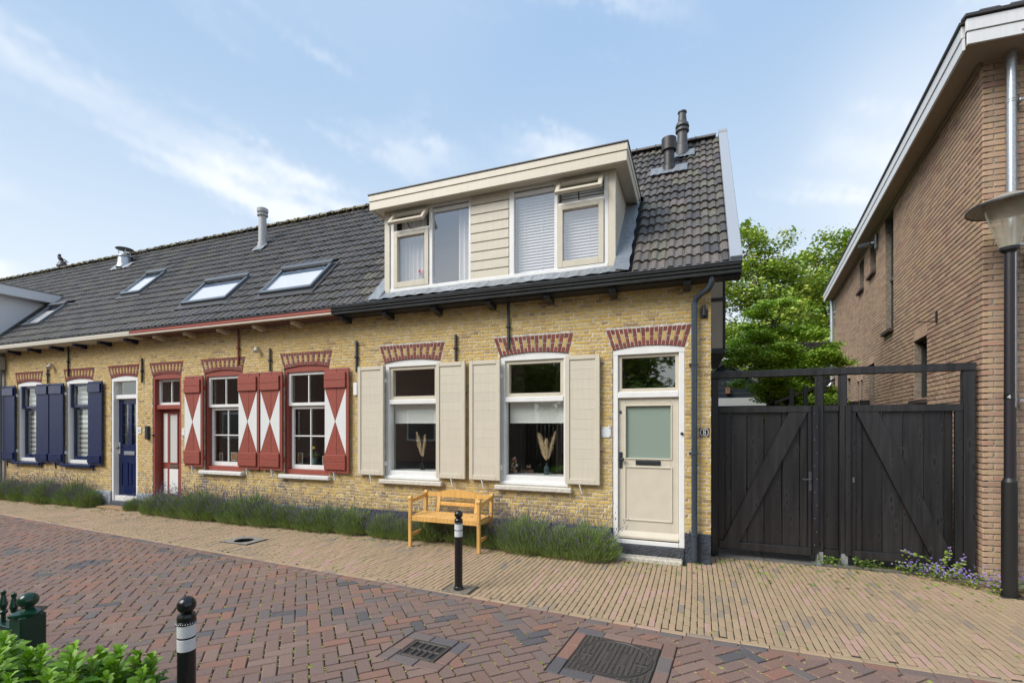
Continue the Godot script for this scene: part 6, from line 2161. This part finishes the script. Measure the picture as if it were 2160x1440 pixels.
func front_shrub():
	var t = thing("garden_shrub", "bright green leafy shrub with toothed leaves in the bottom left corner", "plant", Vector3(-3.05, 0, 5.1))
	var stems = MB.new(); stems.col = Color(0.12, 0.16, 0.04)
	var mb = MB.new()
	for k in 74:
		var u = rng.randf()
		var top = Vector3(lerp(-3.66, -2.72, u), 0, lerp(5.28, 4.93, u)) + Vector3(rng.randfn(0, 0.05), 0, rng.randf_range(-0.12, 0.42))
		top.y = 0.635 + rng.randfn(0, 0.045) - 0.12 * abs(u - 0.45) - 0.12 * max(0.0, u - 0.82)
		var foot = Vector3(top.x + rng.randfn(0, 0.05), 0.0, top.z + rng.randfn(0, 0.05))
		stems.tube([foot, foot.lerp(top, 0.6), top], 0.004, 5, false)
		var lean = Vector3(rng.randfn(0, 0.2), 0, rng.randfn(0, 0.2))
		for i in 20:
			var s = i / 19.0
			var az = i * 2.4 + k
			var out = Vector3(cos(az), 0, sin(az))
			var d = (out * lerp(1.0, 0.35, s) + Vector3.UP * lerp(0.1, 1.0, s) + lean).normalized()
			var p = top - Vector3(0, 0.20 * (1.0 - s), 0)
			var c = Color(0.10, 0.24, 0.012).lerp(Color(0.22, 0.40, 0.022), clamp(s + rng.randfn(0, 0.15), 0, 1))
			lobed_leaf(mb, p, d, (Vector3.UP - out * 0.4).normalized(), lerp(0.125, 0.055, s) * rng.randf_range(0.8, 1.2), c)
	part(t, "stems", stems, "herb").set_meta("kind", "stuff")
	part(t, "leaves", mb, "leaf").set_meta("kind", "stuff")

# ---------------------------------------------------------------- behind the gate and across the street
func backyard():
	var s = thing("garden_shed", "dark blue-black wooden shed with white gable finial behind the gate", "shed", Vector3(0.6, 0, -7.8))
	var mb = MB.new()
	for i in 22:
		var y = 0.1 + i * 0.15
		var half = 1.6 if y < 2.1 else 1.6 - (y - 2.1) / tan(deg_to_rad(41))
		if half < 0.1: break
		bx(s, "siding_board", "paint", Vector3(0.6 - half, y, -7.86), Vector3(0.6 + half, y + 0.135, -7.8), 0.004, Color(0.022, 0.028, 0.04))
		bx(s, "siding_gap", "paint", Vector3(0.6 - half, y + 0.136, -7.87), Vector3(0.6 + half, y + 0.149, -7.81), 0.0, Color(0.2, 0.22, 0.25))
	bx(s, "white_board", "paint", Vector3(-0.4, 2.28, -7.80), Vector3(1.6, 2.5, -7.76), 0.004, Color(0.5, 0.52, 0.52))
	for k in [-1, 1]:
		mb = MB.new(); mb.col = Color(0.02, 0.024, 0.035)
		mb.bar(Vector3(0.6, 3.52, -9.0), Vector3(0.6 + k * 1.9, 1.87, -9.0), 2.7, 0.07, Vector3.UP)
		part(s, "roof", mb, "tile")
	mb = MB.new(); mb.col = Color(0.75, 0.75, 0.75)
	mb.box(Vector3(0.57, 3.45, -7.72), Vector3(0.63, 3.62, -7.66), 0.006)
	mb.lathe([Vector2(0.04, 3.62), Vector2(0.05, 3.66), Vector2(0.035, 3.7), Vector2(0.05, 3.74), Vector2(0.0, 3.95)], Vector3(0.6, 0, -7.69), 4)
	for k in [-1, 1]: mb.bar(Vector3(0.6, 3.52, -7.70), Vector3(0.6 + k * 0.16, 3.38, -7.70), 0.05, 0.05)
	part(s, "finial", mb, "paint")
	mb = MB.new(); mb.col = Color(0.02, 0.025, 0.036)
	mb.box(Vector3(-1.0, 0, -10.3), Vector3(2.2, 2.1, -7.88))
	part(s, "body", mb, "paint")
	var b = Vector3(0.66, 2.62, -7.74)
	var bh = thing("bird_box", "small brown nesting box hanging on the dark shed", "bird box", b)
	mb = MB.new(); mb.col = Color(0.32, 0.17, 0.11)
	mb.prism([Vector2(b.x - 0.055, b.y), Vector2(b.x + 0.055, b.y), Vector2(b.x + 0.055, b.y + 0.13), Vector2(b.x, b.y + 0.18), Vector2(b.x - 0.055, b.y + 0.13)], b.z - 0.06, b.z + 0.05)
	part(bh, "box", mb, "pine")
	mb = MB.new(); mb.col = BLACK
	mb.tube([Vector3(b.x, b.y + 0.11, b.z + 0.045), Vector3(b.x, b.y + 0.11, b.z + 0.053)], 0.02, 12)  # black disc on the front, painting the dark of the opening
	part(bh, "painted_entrance_hole", mb, "plain")
	var f = thing("yard_fence", "weathered dark wooden fence with sloping handrail behind the gate", "fence", Vector3(2.1, 0, -4.2))
	for i in 9:
		var x = 1.35 + i * 0.17
		bx(f, "board", "black_wood", Vector3(x, 0, -4.22), Vector3(x + 0.16, 2.05 + i * 0.022, -4.19), 0.004, Color(2.2, 2.0, 1.9) * rng.randf_range(0.7, 1.3))
	for x in [1.55, 1.78, 2.02]:
		bx(f, "post", "black_wood", Vector3(x, 0, -4.18), Vector3(x + 0.07, 2.45 + (x - 1.5) * 0.25, -4.11), 0.004)
	mb = MB.new(); mb.col = Color(2.0, 1.9, 1.8)
	mb.bar(Vector3(1.3, 2.2, -4.14), Vector3(2.3, 2.62, -4.14), 0.05, 0.045)
	part(f, "handrail", mb, "black_wood")
	bx(f, "bird_feeder", "black_wood", Vector3(2.0, 2.36, -4.1), Vector3(2.14, 2.52, -3.98), 0.01, Color(2, 2, 2))
	var a = thing("rear_annex", "low brick annex with black boarded top at the far end of the yard", "annex", Vector3(3.4, 0, -12.0))
	bx(a, "wall", "rough_brick", Vector3(2.0, 0, -13), Vector3(4.0, 3.1, -11.9), 0.01, Color(0.30, 0.19, 0.11))
	for i in 7: bx(a, "black_board", "black_wood", Vector3(1.9, 3.11 + i * 0.2, -13), Vector3(4.1, 3.3 + i * 0.2, -11.8), 0.008)
	mb = MB.new(); mb.col = Color(0.5, 0.4, 0.3)
	mb.lathe([Vector2(0.09, 0), Vector2(0.09, 0.2), Vector2(0.0, 0.2)], Vector3(3.45, 2.75, -11.85), 12)
	part(a, "wall_lamp", mb, "zinc")
	# wall that closes the yard, mostly hidden by leaves
	mb = MB.new(); mb.col = Color(0.09, 0.08, 0.06)
	mb.box(Vector3(-6, 0, -14.2), Vector3(9, 1.9, -14.0))
	solo("yard_wall", mb, "rough_brick", Vector3(1, 0, -14), "low dark wall behind the shed and the garden tree", "wall")
func opposite():
	var h = thing("opposite_house", "brown brick house across the street, seen mirrored in the red windows", "house", Vector3(-19, 0, 14))
	bx(h, "wall", "rough_brick", Vector3(-32, 0, 13), Vector3(-9.0, 5.2, 20), 0.02, Color(0.30, 0.16, 0.115))
	bx(h, "fascia", "paint", Vector3(-32.3, 5.2, 12.6), Vector3(-8.7, 5.5, 20.3), 0.01, WHITE)
	var mb = MB.new(); mb.col = Color(0.12, 0.06, 0.045)
	mb.face([Vector3(-32.3, 5.5, 12.6), Vector3(-8.7, 5.5, 12.6), Vector3(-8.7, 9.0, 16.5), Vector3(-32.3, 9.0, 16.5)], Vector3(0, 1, -1))
	mb.face([Vector3(-32.3, 5.5, 20.3), Vector3(-8.7, 5.5, 20.3), Vector3(-8.7, 9.0, 16.5), Vector3(-32.3, 9.0, 16.5)], Vector3(0, 1, 1))
	mb.face([Vector3(-8.7, 5.5, 12.6), Vector3(-8.7, 5.5, 20.3), Vector3(-8.7, 9.0, 16.5)], Vector3(1, 0, 0))
	part(h, "roof", mb, "tile")
	for i in 5:
		var x = -30.0 + i * 4.2
		var w = sub(h, "window")
		bx(w, "frame", "gloss", Vector3(x, 1.0, 12.93), Vector3(x + 1.6, 2.5, 12.99), 0.01, WHITE)
		bx(w, "glass", "gloss", Vector3(x + 0.1, 1.1, 12.90), Vector3(x + 1.5, 2.4, 12.929), 0.004, Color(0.04, 0.05, 0.055))
	mb = MB.new(); mb.col = Color(0.04, 0.035, 0.03)
	for i in 60: mb.box(Vector3(-8.5 + i * 0.16, 0, 10.5), Vector3(-8.36 + i * 0.16, 1.9, 10.53))
	solo("board_fence", mb, "black_wood", Vector3(-4, 0, 10.5), "dark board fence across the street, mirrored in the right window", "fence")

# ---------------------------------------------------------------- things behind the glass
func plume(mb: MB, base: Vector3, d: Vector3, len: float, w: float):
	for i in 320:
		var t = rng.randf()
		var p = base + d * len * lerp(0.15, 1.0, t)
		var az = rng.randf() * TAU
		var o = (d * 2.2 + Vector3(cos(az), 0, sin(az) * 0.7)).normalized()
		mb.col = Color(0.80, 0.66, 0.44) * rng.randf_range(0.8, 1.2)
		blade(mb, p, o, w * (0.75 * sin(PI * clamp(t * 0.75 + 0.2, 0, 1)) + 0.22) * rng.randf_range(0.5, 1.3), 0.0024, 0.05)
func vase(at: Vector3, label, dirs, col):
	var t = thing("vase", label, "vase", at)
	var mb = MB.new(); mb.col = col
	mb.lathe([Vector2(0.0, 0.0), Vector2(0.04, 0.0), Vector2(0.042, 0.09), Vector2(0.035, 0.12), Vector2(0.014, 0.14), Vector2(0.014, 0.165), Vector2(0.017, 0.17)], at, 18)
	part(t, "bottle", mb, "gloss")
	for e in dirs:
		mb = MB.new()
		plume(mb, at + Vector3(0, 0.15, 0), e[0].normalized(), e[1], e[2])
		part(t, "plume", mb, "herb")
func indoors():
	for w in [[-4.845, -3.955, "pale roller blind half down in the left beige-shuttered window"], [-2.805, -1.915, "pale roller blind half down in the right beige-shuttered window"]]:
		var t = thing("roller_blind", w[2], "blind", Vector3((w[0] + w[1]) / 2, 1.78, -0.15), "roller blinds of the beige house")
		bx(t, "cloth", "cloth", Vector3(w[0] + 0.03, 1.80, -0.153), Vector3(w[1] - 0.01, 2.15, -0.15), 0.0, Color(0.72, 0.76, 0.72))
		bx(t, "bottom_bar", "paint", Vector3(w[0] + 0.03, 1.78, -0.16), Vector3(w[1] - 0.01, 1.80, -0.143), 0.004, Color(0.75, 0.78, 0.75))
		bx(t, "inner_sill", "paint", Vector3(w[0], 0.99, -0.42), Vector3(w[1], 1.02, -0.162), 0.004, WHITE)
	vase(Vector3(-4.37, 1.02, -0.27), "dark bottle vase with dried pampas in the left beige window", [[Vector3(-0.22, 1, 0.03), 0.46, 0.11], [Vector3(0.12, 1, 0.0), 0.42, 0.09]], Color(0.012, 0.014, 0.016))
	vase(Vector3(-2.24, 1.02, -0.27), "blue glass bottle vase with dried pampas in the right beige window", [[Vector3(-0.26, 1, 0.02), 0.46, 0.13], [Vector3(0.28, 1, 0.0), 0.5, 0.09], [Vector3(0.0, 1, 0.06), 0.36, 0.11]], Color(0.05, 0.075, 0.08))
	var t = thing("letter_sign", "small sign of dark letters on the right beige window's inner sill", "sign", Vector3(-2.55, 1.02, -0.25))
	lettering(t, "letters", "AR", 0.06, Vector3(-2.53, 1.128, -0.288), "dark_ink", "Droid Sans")
	lettering(t, "letters", "U LOVED", 0.05, Vector3(-2.55, 1.06, -0.288), "dark_ink", "Droid Sans")
	t = thing("flower_bunch", "small bunch of coral and cream flowers left of the letter sign", "flowers", Vector3(-2.76, 1.02, -0.25))
	var mb = MB.new()
	for i in 14:
		mb.col = pick([Color(0.6, 0.2, 0.14), Color(0.66, 0.5, 0.4), Color(0.6, 0.35, 0.28)])
		mb.ball(Vector3(-2.76 + rng.randfn(0, 0.03), 1.05 + i * 0.016, -0.25 + rng.randfn(0, 0.02)), rng.randf_range(0.015, 0.027), 8)
	part(t, "blooms", mb, "petal")
	mb = MB.new()
	for i in 40:
		mb.col = Color(0.12, 0.2, 0.06)
		blade(mb, Vector3(-2.76, 1.03 + rng.randf() * 0.18, -0.25), out_dir(100), 0.08, 0.006, 0.2)
	part(t, "leaves", mb, "herb")
	# red house sills
	var k = 0
	for e in [[-8.98, 0.09, 0.16, "wooden picture frame at the left of the left red window"], [-8.62, 0.16, 0.17, "wooden picture frame in the middle of the left red window"], [-6.94, 0.12, 0.2, "wooden picture frame at the left of the right red window"], [-6.35, 0.16, 0.15, "wooden picture frame at the right of the right red window"]]:
		t = thing("picture_frame", e[3], "picture frame", Vector3(e[0], 1.05, -0.24), "frames on the red house sills")
		mb = MB.new(); mb.col = Color(0.72, 0.68, 0.58)
		ring(mb, e[0] - e[1] / 2, e[0] + e[1] / 2, 1.05, 1.05 + e[2], 0.015, -0.25, -0.235)
		part(t, "frame", mb, "paint")
		bx(t, "picture", "pine", Vector3(e[0] - e[1] / 2 + 0.015, 1.065, -0.25), Vector3(e[0] + e[1] / 2 - 0.015, 1.035 + e[2], -0.242), 0.0, Color(0.42, 0.25, 0.1))
	for e in [[-6.66, Color(0.25, 0.42, 0.42), Color(0.7, 0.5, 0.03), "teal flower pot with a yellow flower in the right red window"], [-8.42, Color(0.1, 0.12, 0.08), Color(0.12, 0.3, 0.03), "pot with a leafy green plant in the left red window"]]:
		var at = Vector3(e[0], 1.05, -0.28)
		t = thing("flower_pot", e[3], "flower pot", at, "pots on the red house sills")
		mb = MB.new(); mb.col = e[1]
		mb.lathe([Vector2(0.0, 0.0), Vector2(0.05, 0.0), Vector2(0.062, 0.11), Vector2(0.055, 0.11), Vector2(0.05, 0.09), Vector2(0, 0.09)], at, 16)
		part(t, "pot", mb, "gloss")
		mb = MB.new()
		for i in 60:
			mb.col = Color(0.14, 0.24, 0.05)
			blade(mb, at + Vector3(0, 0.1, 0), out_dir(50), rng.randf_range(0.08, 0.2), 0.007, 0.25)
		part(t, "leaves", mb, "herb")
		mb = MB.new(); mb.col = e[2]
		mb.ball(at + Vector3(0.02, 0.29, 0.02), 0.03, 10)
		part(t, "bloom", mb, "petal")
	for w in [[-9.13, -8.10], [-7.08, -6.06]]:
		pass
	# banded blinds of the navy house
	k = 0
	for w in [[-15.58, -14.74], [-13.58, -12.76]]:
		t = thing("banded_blind", ["white banded blind in the left navy-shuttered window", "white banded blind in the right navy-shuttered window"][k], "blind", Vector3((w[0] + w[1]) / 2, 1.0, -0.18), "banded blinds of the navy house")
		k += 1
		bx(t, "cloth", "cloth", Vector3(w[0], 1.0, -0.2), Vector3(w[1], 2.72, -0.198), 0.0, Color(0.30, 0.31, 0.29))
		for i in 15:
			bx(t, "band", "cloth", Vector3(w[0], 1.03 + i * 0.112, -0.196), Vector3(w[1], 1.092 + i * 0.112, -0.19), 0.0, Color(0.72, 0.74, 0.70))
	# dormer: curtains, tulips, slatted blinds
	for e in [[-4.65, -4.18, "white curtain behind the dormer's left casement"], [-3.62, -3.36, "white curtain at the right of the dormer's left fixed pane"]]:
		mb = MB.new(); mb.col = Color(0.72, 0.71, 0.68)
		var n = 40
		for i in n:
			var xa = lerp(e[0], e[1], i / float(n))
			var xb = lerp(e[0], e[1], (i + 1) / float(n))
			var z = func(x): return -0.10 + 0.022 * sin(x * 75.0)
			mb.face([Vector3(xa, 3.9, z.call(xa)), Vector3(xb, 3.9, z.call(xb)), Vector3(xb, 5.1, z.call(xb)), Vector3(xa, 5.1, z.call(xa))], Vector3(0, 0, 1))
		solo("curtain", mb, "cloth", Vector3((e[0] + e[1]) / 2, 3.9, -0.1), e[2], "curtain", "curtains in the dormer")
	t = thing("tulip_pot", "white pot of pink tulips in the dormer's left casement", "flower pot", Vector3(-4.2, 3.93, -0.03))
	mb = MB.new(); mb.col = WHITE
	mb.lathe([Vector2(0.0, 0.0), Vector2(0.04, 0.0), Vector2(0.05, 0.1), Vector2(0.045, 0.1), Vector2(0.0, 0.09)], Vector3(-4.2, 3.95, -0.03), 14)
	part(t, "pot", mb, "gloss")
	mb = MB.new()
	var fl = MB.new()
	for i in 14:
		var d = out_dir(38)
		mb.col = Color(0.12, 0.22, 0.06)
		blade(mb, Vector3(-4.2, 4.04, -0.03), d, 0.13, 0.006, 0.0)
		fl.col = Color(0.6, 0.12, 0.2) * rng.randf_range(0.8, 1.2)
		fl.ball(Vector3(-4.2, 4.04, -0.03) + d * rng.randf_range(0.12, 0.17), 0.02, 8, 1.4)
	part(t, "stems", mb, "herb")
	part(t, "blooms", fl, "petal")
	k = 0
	for e in [[-2.61, -2.03], [-1.96, -1.335]]:
		t = thing("slatted_blind", ["white slatted blind behind the dormer's right fixed pane", "white slatted blind behind the dormer's right casement"][k], "blind", Vector3((e[0] + e[1]) / 2, 3.93, -0.03), "slatted blinds in the dormer")
		k += 1
		for i in 27:
			mb = MB.new(); mb.col = Color(0.7, 0.71, 0.73)
			mb.xf = Transform3D(Basis(Vector3.RIGHT, deg_to_rad(58)), Vector3(0, 3.95 + i * 0.042, -0.04))
			mb.box(Vector3(e[0] + 0.01, -0.0012, -0.025), Vector3(e[1] - 0.01, 0.0012, 0.025), 0.0)
			part(t, "slat", mb, "paint")
		for x in [lerp(e[0], e[1], 0.2), lerp(e[0], e[1], 0.65)]:
			bx(t, "cord", "cloth", Vector3(x - 0.002, 3.93, -0.022), Vector3(x + 0.002, 5.1, -0.018), 0.0, WHITE)
	# cage lamp in the hall
	t = thing("pendant_lamp", "black wire cage pendant lamp behind the door's transom glass", "lamp", Vector3(-0.82, 2.2, -0.8))
	mb = MB.new(); mb.col = BLACK
	mb.tube([Vector3(-0.82, 2.95, -0.8), Vector3(-0.82, 2.5, -0.8)], 0.006, 6)
	mb.tube([Vector3(-0.82, 2.52, -0.8), Vector3(-0.82, 2.44, -0.8)], 0.022, 10)
	for i in 6:
		var a = TAU * i / 6
		var b = TAU * (i + 1) / 6
		var A = Vector3(-0.82 + cos(a) * 0.12, 2.3, -0.8 + sin(a) * 0.12)
		var B = Vector3(-0.82 + cos(b) * 0.12, 2.3, -0.8 + sin(b) * 0.12)
		mb.tube([Vector3(-0.82, 2.5, -0.8), A], 0.005, 5)
		mb.tube([A, B], 0.005, 5)
		mb.tube([A, Vector3(-0.82, 2.16, -0.8)], 0.005, 5)
	part(t, "cage", mb, "iron")

func _ready():
	rng.seed = 8
	make_camera_and_light()
	make_materials()
	var p = deg_to_rad(PITCH)
	roof_frame = Transform3D(Basis(Vector3.RIGHT, Vector3(0, sin(p), -cos(p)), Vector3(0, cos(p), sin(p))), Vector3(0, 3.72, 0.25))
	paving()
	print("paving ", Time.get_ticks_msec())
	beige_house()
	red_house()
	blue_house()
	neighbour()
	print("row ", Time.get_ticks_msec())
	brown_house()
	gate()
	backyard()
	opposite()
	print("houses ", Time.get_ticks_msec())
	drain_box()
	bollard_base()
	lamp_post()
	bollard(Vector3(-2.55, 0, 1.95), "black bollard with white bands standing at the pavement edge before the bench")
	bollard(Vector3(-2.71, 0, 4.75), "black bollard with dirty white bands nearest the camera, beside the green shrub")
	bench()
	iron_fence()
	indoors()
	print("things ", Time.get_ticks_msec())
	lavender()
	greenery()
	joint_plants()
	front_shrub()
	print("plants ", Time.get_ticks_msec())
